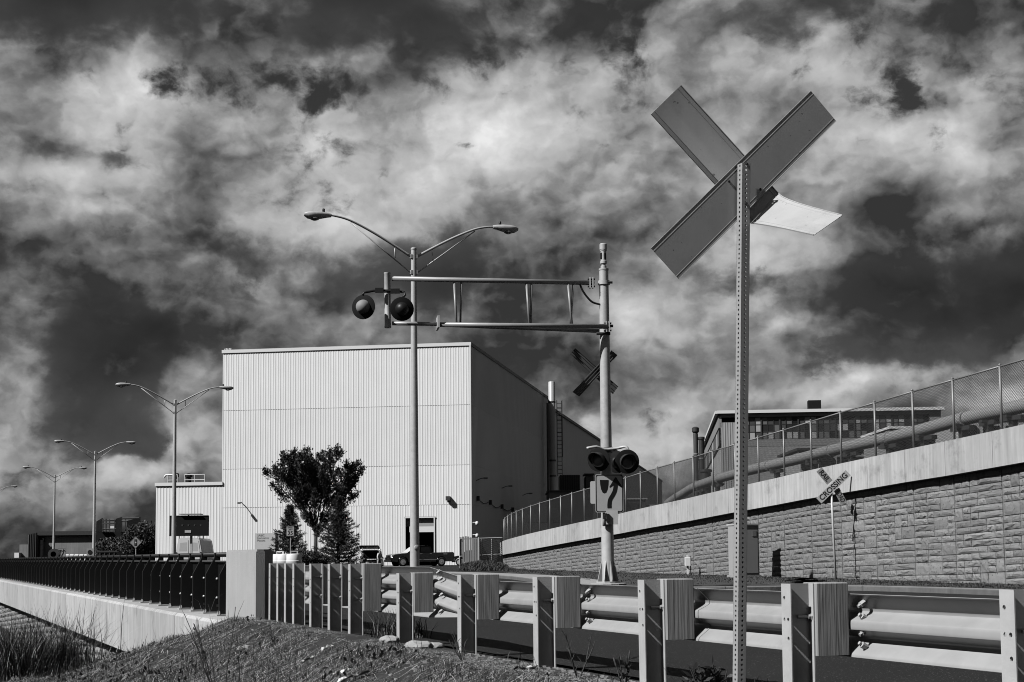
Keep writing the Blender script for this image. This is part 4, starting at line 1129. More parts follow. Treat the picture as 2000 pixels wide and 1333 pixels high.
# the lower part on the left
low_z = front_z(432, 945); LL2 = front_x(303.5)
lb = thing('low_building', 'low white ribbed building with roof railings left of the tall factory', 'building', BC+EF*LF)
ribs(BC, EF, NF, LF+.02, LL2, 0, low_z, .34).build('cladding_panel', M['clad'], lb)
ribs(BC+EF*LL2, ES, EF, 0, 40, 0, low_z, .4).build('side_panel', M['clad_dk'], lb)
MB().hexa([BC+EF*x+ES*y+Z*z for z in (0, low_z-.05) for x, y in ((LF+.1, .06), (LL2-.06, .06), (LL2-.06, 40), (LF+.1, 40))]).build('core', M['clad_dk'], lb)
MB().box(BC+EF*((LF+LL2)/2)+NF*.05+Z*(low_z+.02), (LL2-LF+.2, .2, .34), [EF, NF, Z]).build('roof_trim', M['trim'], lb)
def roof_pt(px, py, back): return BC+EF*front_x(px)-NF*back+Z*front_z(px, py)
for px0, px1, y in ((312, 331, 943), (345, 385, 941)):
    mb = MB(); A, B = roof_pt(px0, 945, 2), roof_pt(px1, 945, 2); A.z = B.z = low_z
    for h in (.55, 1.1): mb.tube([A+Z*h, B+Z*h], .04, 6)
    n_ = max(2, int((B-A).length/1.6))
    for k in range(n_+1): p = A.lerp(B, k/n_); mb.tube([p, p+Z*1.1], .04, 6)
    mb.build('roof_railing', M['trim'], lb)
p = roof_pt(322, 945, 3); p.z = low_z
vt = MB().lathe(p, Z, [(.18, 0), (.18, .9), (.24, .92), (.24, 1.3), (.12, 1.35)], 10).build('roof_vent', M['steel_dk'], lb, smooth=35)
MB().tube(smooth_line([p+Z*1.0, p+EF*.5+Z*1.15, p+EF*1.2+Z*1.15, p+EF*1.4+Z*.85], 3), .10, 8).build('vent_pipe', M['trim'], vt, smooth=True)
p = roof_pt(346, 945, 3); p.z = low_z
MB().lathe(p, Z, [(.28, 0), (.28, .85), (.4, .9), (.4, 1.2), (.1, 1.3)], 10).build('roof_vent', M['black'], lb, smooth=35)
# the far hall behind the stack
L2 = side_x(1303); hall = thing('far_hall', 'grey far end of the factory behind the chimney, its roof line falling away', 'building', BC+ES*LS)
NSo = -NS*1.2
ribs(BC+NSo, ES, NS, LS, L2, 0, bz-.4, 1.2, .08).build('side_panel', M['clad'], hall)
MB().hexa([BC+NSo*1.2+ES*y-NS*x+Z*z for z in (0, bz-.4) for x, y in ((.1, LS), (.1, L2), (20, L2), (20, LS))]).build('core', M['clad_dk'], hall)
MB().box(BC+NSo+ES*((LS+L2)/2)+NS*.1+Z*(bz-.3), (L2-LS, .3, .4), [ES, NS, Z]).build('roof_trim', M['fascia'], hall)
# chimney, pipe and ladder at the corner of the hall
p = at(1081, 1080, 204); p.z = 0; ct = at(1081, 746, 204).z
ch = thing('chimney', 'tall pale round metal chimney against the dark side of the factory', 'chimney', p)
MB().lathe(p, Z, [(.46, 0), (.46, ct-.1), (.40, ct), (.36, ct), (.36, ct-1)], 18, cap=False).build('flue', M['galv'], ch, smooth=40)
for py in (786, 900, 930): MB().lathe(V(p.x, p.y, at(1081, py, 204).z), Z, [(.46, -.12), (.50, -.1), (.50, .1), (.46, .12)], 18, cap=False).build('flue_ring', M['steel_dk'], ch)
q = at(1072.5, 1080, 202); dp = MB().tube([V(q.x, q.y, 0), V(q.x, q.y, at(1072, 788, 202).z)], .16, 8).build('downpipe', M['steel_dk'], hall, smooth=True)
l = at(1095.5, 1080, 203); lz0, lz1 = at(1095, 930, 203).z, at(1095, 783, 203).z
lad = thing('ladder', 'caged steel ladder beside the pale chimney', 'ladder', (l.x, l.y, lz0))
mb = MB()
for s in (-1, 1): mb.tube([V(l.x+.3*s, l.y, lz0), V(l.x+.3*s, l.y, lz1)], .05, 5).tube([V(l.x+.36*s, l.y-.7, lz0+2.5), V(l.x+.36*s, l.y-.7, lz1)], .04, 5)
mb.build('stile', M['steel_dk'], lad)
rg = None
k = 0; z_ = lz0+.3
while z_ < lz1:
    MB().tube([V(l.x-.3, l.y, z_), V(l.x+.3, l.y, z_)], .04, 5).build('rung', M['steel_dk'], lad); z_ += .55
mb = MB(); z_ = lz0+2.5
while z_ < lz1: mb.tube([V(l.x-.36, l.y, z_), V(l.x-.36, l.y-.7, z_), V(l.x+.36, l.y-.7, z_), V(l.x+.36, l.y, z_)], .035, 4); z_ += 1.6
mb.build('cage_hoop', M['steel_dk'], lad)
# annex and dark hoppers in front of the hall
def blk(name, label, cat, x0, x1, ytop, Y, zbot, mt, dep=6, trim=None):
    a, b = at(x0, ytop, Y), at(x1, ytop, Y); o = (a+b)/2
    t = thing(name, label, cat, V(o.x, o.y, zbot))
    MB().bevbox(V(o.x, o.y+dep/2, (zbot+a.z)/2), (b.x-a.x, dep, a.z-zbot), .08).build('wall', mt, t)
    if trim: MB().box(V(o.x, o.y+dep/2, a.z+.08), (b.x-a.x+.3, dep+.3, .16)).build('roof', trim, t)
    return t, a, b
t, a, b = blk('annex', 'low grey annex with a round vent behind the curved fence', 'building', 1071, 1158, 961, 172, 0, M['fascia'], 10, M['steel_dk'])
c = at(1082, 1003, 171.8); MB().lathe(c, V(0, -1, 0), [(.62, 0), (.62, .2), (.5, .25)], 18).build('round_vent', M['clad_dk'], t, smooth=35)
MB().box(at(1088, 1019, 171.9), (.9, .12, .35)).build('wall_plate', M['black'], t)
t, a, b = blk('hopper', 'dark ribbed steel hopper on the annex roof left of the signal mast', 'hopper', 1093, 1133, 928, 176, at(1100, 961, 176).z+.15, M['steel_dk'], 5)
for k in range(9): MB().box(a.lerp(b, (k+.5)/9)-V(0, .06, 1.0), (.12, .14, 1.9)).build('rib', M['black'], t)
t, a, b = blk('storage_tank', 'second dark box tank beside the hopper, partly behind the signal lights', 'tank', 1143, 1160, 930, 177, at(1100, 961, 177).z+.15, M['steel_dk'], 4)
MB().box(at(1151, 928, 177)+V(0, 2, .1), (1.2, 4.2, .12)).build('lid', M['black'], t)
# far plant behind the fence, right of the mast
for i, (x0, x1, yt, Y, lb_) in enumerate(((1221, 1262, 976, 185, 'small dark shed seen through the curved fence'), (1262, 1290, 989, 190, 'lower grey shed right of the small dark shed behind the fence'))):
    t, a, b = blk('shed', lb_, 'shed', x0, x1, yt, Y, 0, M['steel_dk'] if i == 0 else M['fascia'], 6, M['clad_dk'])
    MB().box(a.lerp(b, .4)-V(0, .05, 1.2), (1.0, .1, 1.6)).build('door', M['black'], t)
# ================================================================ the old plant with broken windows on the right
OY = 150.0
oc = at(1412, 1080, OY); orr = at(1846, 1080, OY-2.0); oc.z = orr.z = 0
OF = (orr-oc); OL = OF.length; OF.normalize(); OB = V(-OF.y, OF.x, 0); ON = -OB
oz = at(1412, 806, OY).z
old = thing('old_factory', 'old factory hall with a band of broken windows behind the fence and pipe', 'building', oc)
def of_pt(px, py, out=0):
    k = ray(px, 1085); a = k.x/k.y; x = (oc.x-a*oc.y)/(a*OF.y-OF.x); q = oc+OF*x
    return q+ON*out+Z*at(px, py, q.y).z, x
_, wx0 = of_pt(1456, 900); _, wx1 = of_pt(1824, 900)
wz1 = of_pt(1640, 817)[0].z; wz0 = of_pt(1640, 856)[0].z; fz = of_pt(1640, 812)[0].z
OD = 75.0
MB().hexa([oc+OF*x+OB*y+Z*z for z in (0, oz-.2) for x, y in ((.15, .25), (OL-.05, .25), (OL-.05, OD), (.15, OD))]).build('core', M['black_matt'], old)
MB().box(oc+OF*((wx0+OL)/2)+ON*-.1+Z*((wz0-.7)/2), (OL-wx0, .3, wz0-.7), [OF, ON, Z]).build('brick_wall', M['brick'], old)
ribs(oc, OF, ON, 0, wx0, 0, fz-.5, .24, .03).build('corner_panel', M['clad_dk'], old)
MB().box(oc+OF*((wx0+OL)/2)+ON*-.1+Z*(wz0-.36), (OL-wx0, .34, .66), [OF, ON, Z]).build('sill_band', M['fascia'], old)
MB().box(oc+OF*(OL/2)+ON*.02+Z*((fz+oz-.25)/2+.05), (OL, .4, oz-fz-.1), [OF, ON, Z]).build('fascia', M['fascia'], old)
MB().box(oc+OF*(OL/2)+ON*.1+Z*(oz), (OL+.6, .8, .30), [OF, ON, Z]).build('roof_edge', M['trim'], old)
MB().box(oc+OF*((wx1+OL)/2)+ON*-.05+Z*((wz0+fz)/2), (OL-wx1, .3, fz-wz0), [OF, ON, Z]).build('end_panel', M['fascia'], old)
ncol = 30; nrow = 3; pw = (wx1-wx0)/ncol; phh = (fz-.05-wz0)/nrow
pmesh = [MB().box((0, 0, 0), (pw-.06, .04, phh-.06), [OF, ON, Z]).mesh('pane', p_, None, False) for p_ in PANE]
wf = MB()
for i in range(ncol+1):
    big = i % 3 == 0
    wf.box(oc+OF*(wx0+i*pw)+ON*(.02)+Z*((wz0+fz)/2), (.14 if big else .04, .14 if big else .07, fz-wz0), [OF, ON, Z])
for j in range(nrow+1): wf.box(oc+OF*((wx0+wx1)/2)+ON*.0+Z*(wz0+j*phh), (wx1-wx0, .06, .06), [OF, ON, Z])
wfo = wf.build('window_frame', M['steel_dk'], old)
rw = random.Random(21)
for i in range(ncol):
    for j in range(nrow):
        k = rw.choices(range(5), (16, 26, 22, 28, 8))[0]
        o = bpy.data.objects.new('pane', pmesh[k]); COL.objects.link(o); o.parent = wfo
        o.location = oc+OF*(wx0+(i+.5)*pw)-ON*.02+Z*(wz0+(j+.5)*phh)-ORG[old.name]
# gable side, receding to the left
sd = V(-OF.y, OF.x, 0)
ribs(oc, sd, -OF, 0, OD, 0, oz-3.4, .8, .08).build('side_panel', M['clad_dk'], old)
MB().box(oc+sd*(OD/2)-OF*.02+Z*(oz-.9), (OD, .3, 1.2), [sd, OF, Z]).build('side_fascia', M['fascia'], old)
MB().box(oc+sd*(OD/2)-OF*.02+Z*(oz-2.5), (OD, .2, 1.9), [sd, OF, Z]).build('side_window_band', M['black_matt'], old)
MB().box(oc+sd*(OD/2)-OF*.1+Z*oz, (OD+.6, .8, .30), [sd, OF, Z]).build('roof_edge', M['trim'], old)
sp = MB().box((0, 0, 0), (3.0, .1, 1.5), [sd, OF, Z]).mesh('pane', PANE[2], None, False); sp2 = MB().box((0, 0, 0), (3.0, .1, 1.5), [sd, OF, Z]).mesh('pane', PANE[1], None, False)
for i in range(18):
    o = bpy.data.objects.new('pane', sp if i % 3 == 1 else sp2); COL.objects.link(o); o.parent = old; o.location = oc+sd*(2.2+i*4.0)-OF*.10+Z*(oz-2.45)-ORG[old.name]
q = of_pt(1606, 800)[0]; q.z = oz
rv = thing('roof_unit', 'black boxy ventilation unit on the old factory roof', 'roof unit', q+OB*4)
MB().box(q+OB*4+Z*.9, (1.25, 1.2, .95), [OF, OB, Z]).build('housing', M['black'], rv)
MB().box(q+OB*4+Z*.25, (.9, .9, .5), [OF, OB, Z]).build('curb', M['galv'], rv)
MB().box(q+OB*4-OF*1.2+Z*.22, (1.1, .9, .2), [OF, OB, Z]).build('side_hatch', M['black'], rv)
def stack(px, ytop, Y, r, label, ybase, hat):
    p = at(px, 1080, Y); zt = at(px, ytop, Y).z; zb = 0
    t = thing('exhaust_stack', label, 'stack', (p.x, p.y, 0), 'exhaust stacks at the old factory')
    b_ = MB().lathe(V(p.x, p.y, 0), Z, [(r, 0), (r, zt-.7)] + ([(r*.9, zt-.6), (r*1.5, zt-.45), (r*1.5, zt-.1), (r*.6, zt)] if hat else [(r*1.25, zt-.65), (r*1.25, zt-.45), (r*.8, zt-.4)]), 12).build('pipe', M['steel_dk'], t, smooth=35)
    for k in range(1, 5): MB().lathe(V(p.x, p.y, zt*k/5), Z, [(r, -.06), (r*1.2, -.05), (r*1.2, .05), (r, .06)], 12, cap=False).build('band', M['fascia'], t)
    return t
stack(1363, 834, 140, .22, 'thin dark exhaust stack with a capped top, left one of the pair', 0, True)
stack(1374, 845, 140, .26, 'plain dark exhaust stack, right one of the pair', 0, False)
stack(1381, 908, 137, .48, 'short wide exhaust stack in front of the thin pair', 0, False)
# the big pipe behind the fence
pth = [(1303, 985, 108), (1318, 974, 106), (1335, 964, 104), (1353, 953, 102), (1391, 939, 97), (1427, 928.6, 93), (1476, 916, 88.5), (1547, 900, 83), (1607, 884.5, 79), (1652, 874, 76), (1709, 861.6, 73), (1781, 845.7, 70), (1864, 823, 67), (1917, 811, 65), (1956, 803, 63), (2000, 793, 61.5), (2120, 768, 58)]
pp = [at(*a) for a in pth]
pipe = thing('overhead_pipe', 'fat pale pipeline climbing to the right behind the chain link fence', 'pipe', (pp[8].x, pp[8].y, 0))
MB().tube(smooth_line(pp, 3), .29, 14).build('pipe_run', M['truss'], pipe, smooth=True)
for i in (4, 6, 8, 10, 12):
    a, b = pp[i], pp[i+1]; d = (b-a).normalized(); c = a.lerp(b, .4)
    MB().lathe(c, d, [(.29, -.08), (.335, -.07), (.335, .07), (.29, .08)], 14, cap=False).build('collar', M['truss'], pipe)
for i, f in ((3, .5), (4, .3), (6, .6), (7, .7), (9, .2), (10, .4), (11, .3), (12, .3), (13, .4), (14, .5)):
    c = pp[i].lerp(pp[i+1], f); d = (pp[i+1]-pp[i]); d.z = 0; d.normalize(); n_ = V(-d.y, d.x, 0)
    s_ = MB().box(V(c.x, c.y, (c.z-.33)/2), (.26, .26, c.z-.33), [d, n_, Z]).box(c-Z*.40, (1.5, .3, .18), [d, n_, Z]).box(c-Z*.33, (.3, .8, .12), [d, n_, Z]).build('pipe_support', M['steel_dk'], pipe)
    if i > 4: MB().box(c-Z*1.25+d*.9, (.22, .5, .9), [d, n_, Z]).build('bracket', M['steel_dk'], s_)
for i, (x0, x1, yt, Y, lb_) in enumerate(((1868, 2090, 818, 95, 'long low pale roofed building at the right edge behind the pipe'), (1740, 1862, 838, 100, 'low flat grey canopy under the pipe at the right'), (1560, 1735, 880, 110, 'low dark equipment row under the pipe'))):
    t, a, b = blk('plant_building', lb_, 'building', x0, x1, yt, Y, 0, (M['clad_dk'], M['fascia'], M['brick'])[i], 8, (M['steel_dk'], M['trim'], M['steel_dk'])[i])
    for k in range(5): MB().box(a.lerp(b, (k+.5)/5)-V(0, .06, .9), (1.0, .14, .9)).build('window', M['black_matt'], t)
# ================================================================ things along the wall and on the verge
def base_at(px, py, Y): q = at(px, py, Y); return q
q = at(1455, 1130, 57.5); zt = at(1454, 1026, 57.5).z
cab = thing('signal_cabinet', 'tall grey equipment cabinet standing before the wall, behind the sign post', 'cabinet', (q.x, q.y, 0))
cu, cv = V(.93, .36, 0).normalized(), V(-.36, .93, 0).normalized()
cbx = V(q.x, q.y+.2, 0)
MB().bevbox(cbx+Z*((zt)/2+.03), (.92, .70, zt-.06), .02, [cu, cv, Z]).build('housing', M['clad_dk'], cab)
MB().box(cbx-cv*.355+Z*(zt/2), (.80, .02, zt-.35), [cu, cv, Z]).build('door', M['clad_dk'], cab)
MB().box(cbx-cv*.37+cu*.26+Z*(zt-.32), (.18, .01, .20), [cu, cv, Z]).build('notice', M['fascia'], cab)
MB().box(cbx+Z*.04, (1.0, .78, .12), [cu, cv, Z]).build('plinth', M['kerb'], cab)
MB().box(cbx+Z*(zt+.02), (.98, .76, .06), [cu, cv, Z]).build('lid', M['galv'], cab)
q = at(1343.5, 1129, 66.3)
ped = thing('meter_pedestal', 'small white meter box on a post at the foot of the wall', 'pedestal', (q.x, q.y, 0))
MB().box(V(q.x, q.y, .42), (.08, .06, .90)).build('post', M['white'], ped)
zt = at(1343, 1090, 66.3).z
MB().bevbox(V(q.x, q.y-.04, zt-.16), (.25, .16, .36), .015).build('box', M['white'], ped)
MB().box(V(q.x+.13, q.y+.02, .4), (.04, .04, .8)).build('conduit', M['steel_dk'], ped)
mb = MB(); q = at(1566, 1135.5, 42)
for k in range(7): mb.box(V(q.x+random.uniform(-.3, .3), q.y+random.uniform(-.2, .2), .10+.02*k), (random.uniform(.4, .8), random.uniform(.1, .3), .03), [V(1, 0, random.uniform(-.08, .12)).normalized(), V(0, 1, 0), V(random.uniform(-.1, .1), 0, 1).normalized()])
tag(mb.build('debris_pile', M['black_matt'], loc=(q.x, q.y, .1)), 'dark flat scraps lying on the verge below the crossbuck sign', 'debris')
# slatted fence before the factory corner and the chain fence joined to it
sfa, sfb = at(898, 1110, 112), at(936, 1108, 112); sfa.z = sfb.z = 0
sf = thing('slat_fence', 'grey upright board fence with a curved top in front of the factory corner', 'fence', sfa)
zt = at(910, 1051, 112).z; d = (sfb-sfa); n_ = 8
for k in range(n_):
    p = sfa+d*((k+.5)/n_); hh = zt + .12*math.sin(math.pi*min(1, (k+.5)/5))
    MB().box(p+Z*(hh/2), (d.length/n_-.03, .04, hh)).build('board', M['fascia'], sf)
for k in (0, 1): MB().tube([sfa+d*k+V(0, -.05, 0), sfa+d*k+V(0, -.05, zt+.05)], .05, 6).build('post', M['galv'], sf)
MB().box(sfa+d*.5+V(0, .06, zt*.4), (d.length, .05, .1)).build('rail', M['steel_dk'], sf)
cfa, cfb = at(936, 1108, 112), at(981, 1100, 114); cfa.z = .1; cfb.z = .1
cf = thing('low_mesh_fence', 'low wire mesh fence between the board fence and the curved wall', 'fence', cfa)
z1, z0 = at(936, 1053, 112).z, at(936, 1087, 112).z
MB().tube([V(sfa.x, sfa.y-.1, z1), V(cfb.x, cfb.y, z1+.1)], .045, 6).build('top_rail', M['trim'], cf)
MB().tube([V(sfa.x, sfa.y-.1, z0), V(cfb.x, cfb.y, z0+.15)], .045, 6).build('middle_rail', M['trim'], cf)
for f in (.1, .55, .98): p = cfa.lerp(cfb, f); MB().tube([p, V(p.x, p.y, z1)], .045, 6).build('post', M['galv'], cf)
mb = MB(); dd = cfb-cfa
for k in range(-12, 14):
    for s in (1, -1):
        x0, x1 = k*.14, k*.14+1.9
        a_, b_ = max(x0, 0), min(x1, dd.length)
        if b_-a_ > .1:
            u = dd.normalized(); za, zb_ = (a_-x0), (b_-x0)
            if s < 0: za, zb_ = 1.9-za, 1.9-zb_
            mb.tube([cfa+u*a_+Z*(za+.1), cfa+u*b_+Z*(zb_+.1)], .012, 3, cap=False)
mb.build('wire_mesh', M['steel_dk'], cf)
# ================================================================ far left: bridge works, signs, message board
lc = at(120, 1088, 190); lc.z = 0
cs = thing('concrete_works', 'dark weathered concrete building low on the horizon at the far left', 'building', lc)
def lbox(name, x0, x1, yt, Y, dep, mt, parent, zb=0):
    a, b = at(x0, yt, Y), at(x1, yt, Y)
    return MB().box(V((a.x+b.x)/2, Y+dep/2, (a.z+zb)/2), (b.x-a.x, dep, a.z-zb)).build(name, mt, parent)
lbox('wall', 72, 190, 1040, 190, 16, M['concrete_dk'], cs)
lbox('end_wall', 55, 72, 1045, 189, 20, M['concrete_dk'], cs)
for k in range(5): lbox('pilaster', 55.5+k*3.4, 57+k*3.4, 1044-k*.8, 188.6, .5, M['steel_dk'], cs)
lbox('roof_beam', 70, 192, 1038.5, 189.5, 16, M['steel_dk'], cs, at(100, 1046, 189.5).z)
lbox('recess', 73, 86, 1047, 189.7, .4, M['black_matt'], cs, at(80, 1058, 189.7).z)
lbox('pillar', 79, 83.5, 1055, 189.3, .6, M['concrete'], cs)
lbox('low_wing', 38, 55, 1064, 195, 14, M['concrete_dk'], cs)
lbox('pale_gable', 28, 37, 1080, 194, 10, M['clad'], cs)
lbox('rear_block', 188, 240, 1040, 186, 14, M['black_matt'], cs)
fw = thing('rooftop_frame', 'dark screened platform on the far concrete building above the bush', 'platform', at(230, 1045, 184))
for x0, x1, y0, y1 in ((188, 200, 1019, 1012), (225, 238, 1014, 1010), (248, 274, 1018, 1010)):
    a, b = at(x0, y0, 184), at(x1, y1, 186); zz = at(230, 1040, 184).z
    MB().hexa([V(p.x, p.y+dy, z) for z in (0, 1) for p, dy in ((a, 0), (b, 0), (b, .2), (a, .2))][:0] or [V(a.x, a.y, zz), V(b.x, b.y, zz), V(b.x, b.y+.3, zz), V(a.x, a.y+.3, zz), V(a.x, a.y, a.z), V(b.x, b.y, b.z), V(b.x, b.y+.3, b.z), V(a.x, a.y+.3, a.z)]).build('screen', M['steel_dk'], fw)
for x0, x1, y in ((200, 226, 1017), (200, 226, 1023), (200, 226, 1034), (238, 272, 1013), (238, 250, 1018), (214, 226, 1016)):
    MB().tube([at(x0, y, 184), at(x1, y-.5, 184)], .09, 5).build('bar', M['steel_dk'], fw)
for x in (201, 207, 214, 224, 245): MB().tube([at(x, 1040, 184), at(x, 1014, 184)], .08, 5).build('upright', M['steel_dk'], fw)
MB().box(at(221, 1031.5, 185), (.70, .3, .45)).build('panel', M['white'], fw)
# signs at the left
def on_post(px, py, Y, label, name, group=None):
    c = at(px, py, Y); t = thing(name, label, 'road sign', (c.x, c.y, 0), group)
    MB().box(V(c.x, c.y+.06, c.z/2), (.06, .05, c.z+.1)).build('post', M['galv'], t); return t, c
t, c = on_post(265, 1060, 140, 'diamond signal-ahead warning sign in front of the dark bush', 'warning_sign')
dg = .56; X_ = V(1, 0, 0)
pl_ = [(0, dg), (-dg, 0), (0, -dg), (dg, 0)]
sgo = MB().prism(pl_, c, X_, Z, V(0, 1, 0), .02).build('sign_plate', M['sign_grey'], t)
MB().add([c+X_*x*s+Z*y*s-V(0, .004, 0) for s in (.97, .90) for x, y in pl_], [(i, (i+1) % 4, 4+(i+1) % 4, 4+i) for i in range(4)]).build('border', M['black'], sgo)
hs = MB().box(c-V(0, .01, 0), (.24, .012, .58)).build('signal_symbol', M['black'], sgo)
for k, mt_ in ((-1, M['steel_dk']), (0, M['sign']), (1, M['steel_dk'])): MB().lathe(c+Z*.18*k-V(0, .018, 0), V(0, -1, 0), [(.075, 0), (.07, .006)], 10).build('signal_dot', mt_, hs)
t, c = on_post(121, 1081.5, 120, 'keep-right road sign low behind the black railing at the far left', 'road_sign')
sb = keep_right(t, c-V(0, .03, 0), .62, .80, V(1, 0, 0)); sb.data.materials[0] = M['sign_grey']
t, c = on_post(176, 1079, 125, 'small square sign with a dark round symbol left of the third lamp post', 'road_sign')
ob, pts, nn = road_sign(t, c-V(0, .04, 0), V(1, 0, 0), Z, .55, .62, .05, 'sign_plate', M['sign_grey'])
MB().lathe(c-V(0, .06, 0), V(0, -1, 0), [(.19, 0), (.19, .004), (.12, .005)], 14).build('round_symbol', M['black'], ob)
c = at(106, 1083, 118); hb = thing('cable_reel', 'dark round reel standing behind the railing beside the keep-right sign', 'reel', (c.x, c.y, 0))
for s in (-1, 1): MB().lathe(c+V(0, .25*s, 0), V(0, 1, 0), [(.42, 0), (.42, .05)], 16).build('flange', M['steel_dk'], hb)
MB().lathe(c-V(0, .25, 0), V(0, 1, 0), [(.22, 0), (.22, .5)], 14).build('drum', M['black'], hb)
MB().box(V(c.x, c.y, (c.z-.42)/2+.0), (.5, .5, max(.2, c.z-.42))).build('cradle', M['steel_dk'], hb)
for k in range(5):
    c = at(132+k*9.4, 1086.5, 128); o = MB().bevbox(V(c.x, c.y, c.z/2+.1), (.37, .4, c.z+.1), .04).build('barrier_block', M['white'], loc=(c.x, c.y, 0))
    tag(o, ('leftmost pale block of the low row behind the far railing', 'second pale block from the left in the low row behind the far railing', 'middle pale block of the low row behind the far railing', 'fourth pale block of the low row behind the far railing', 'rightmost pale block of the low row, nearest the round-symbol sign')[k], 'barrier', 'row of pale blocks behind the far railing')
a, b = at(191, 1078, 135), at(228, 1078, 135)
dm = thing('skip', 'low dark waste skip behind the railing in front of the bush', 'skip', ((a.x+b.x)/2, 136, 0))
w_ = b.x-a.x
MB().loft([[V(a.x+i*(1-s), 135+j, z) for i, j in ((0, 0), (w_, 0), (w_, 2), (0, 2))] for s, z in ((0, .1), (0, a.z))], closed=True).build('body', M['black_matt'], dm)
MB().box(V((a.x+b.x)/2, 134.98, a.z), (w_+.1, .1, .12)).build('rim', M['steel_dk'], dm)
for k in range(4): MB().box(V(a.x+w_*(k+.5)/4, 134.96, a.z/2), (.08, .08, a.z-.2)).build('rib', M['steel_dk'], dm)
# message board trailer
a, b = at(331, 1007.5, 100), at(407, 1047, 100)
vb = thing('message_board', 'large blank black electronic message board on a trailer', 'message board', ((a.x+b.x)/2, 100, 0))
cx = (a.x+b.x)/2; cz = (a.z+b.z)/2
bd = MB().bevbox(V(cx, 100.1, cz), (b.x-a.x, .22, a.z-b.z), .03).build('display_panel', M['black_matt'], vb)
MB().box(V(cx, 99.98, a.z-.03), (b.x-a.x, .04, .05)).box(V(cx, 99.98, b.z+.03), (b.x-a.x, .04, .05)).build('panel_frame', M['black'], bd)
c = at(367, 1038.5, 99.97); MB().box(c, (.40, .02, .16)).build('notice', M['sign'], bd)
for k in range(4): MB().box(at(356+k*12, 1026, 99.97), (.09, .02, .03)).build('display_dots', M['fascia'], bd)
a2, b2 = at(351, 1004.8, 100), at(392, 1006, 100)
MB().box(V((a2.x+b2.x)/2, 100.3, a2.z), (b2.x-a2.x, 1.0, .06)).build('solar_panel', M['clad_dk'], vb)
MB().box(V(cx+.1, 100.3, (b.z)/2+.3), (.14, .14, b.z)).build('mast', M['galv'], vb)
MB().tube([V(cx-.1, 100.35, a.z-.1), V(cx-.1, 100.35, a2.z)], .05, 6).build('panel_strut', M['galv'], vb)
MB().bevbox(V(cx, 100.4, .62), (1.5, 1.0, .45), .05).build('trailer_body', M['steel_dk'], vb)
for s in (-1, 1): MB().lathe(V(cx+.85*s, 100.4, .32), V(1, 0, 0), [(.2, -.1), (.32, -.09), (.32, .09), (.2, .1)], 14).build('wheel', M['rubber'], vb)
# ================================================================ traffic drums
def make_drum():
    r = thing('traffic_drum', 'white plastic traffic drum', 'traffic drum', (0, 0, 0), 'white traffic drums behind the end post')
    MB().lathe(V(0, 0, 0), Z, [(.36, 0), (.36, .05), (.30, .10), (.30, .30), (.285, .31), (.285, .52), (.27, .53), (.27, .74), (.255, .75), (.255, .93), (.235, .97), (.10, .98)], 20).build('body', M['white'], r, smooth=35)
    for z0, z1, q in ((.34, .49, .288), (.56, .71, .273)):
        MB().lathe(V(0, 0, z0), Z, [(q, 0), (q+.002, .0), (q+.002, z1-z0), (q, z1-z0)], 20, cap=False).build('reflective_band', M['band'], r, smooth=35)
    h = MB()
    h.box(V(0, 0, 1.06), (.26, .05, .03))
    for s in (-1, 1): h.box(V(.115*s, 0, 1.01), (.03, .05, .09))
    h.build('handle', M['white'], r)
    return r
dr = make_drum()
for i, (px, Y, lb) in enumerate(((574, 56, 'white traffic drum, rightmost and nearest of the three beside the end post'), (556, 57.2, 'white traffic drum in the middle, partly hidden by its neighbours'), (547, 57.9, 'white traffic drum leftmost of the three, next to the concrete end post'))):
    o = dr if i == 0 else copy_tree(dr)
    o.location = V(hx(px, Y), Y, .0); o.scale = (1.08, 1.08, 1.06); o['label'] = lb; o.rotation_euler.z = (.2, 1.3, -.4)[i]
# speed limit sign
t, c = on_post(567, 1038, 135, 'speed limit 35 sign standing in front of the left spruce', 'speed_sign')
ob, pts, nn = road_sign(t, c-V(0, .05, 0), V(1, 0, 0), Z, .66, .84, .05, 'sign_plate', M['sign'])
ring_border(ob, c-V(0, .05, 0), V(1, 0, 0), Z, nn, pts, .015, .02, M['black'])
for tx, dz, s, w in (('SPEED', .29, .16, .5), ('LIMIT', .12, .16, .44), ('35', -.17, .44, .46)):
    lettering('lettering', tx, c-V(0, .056, 0)+Z*dz, V(1, 0, 0), Z, s, M['black'], ob, bold=.03, width=w)
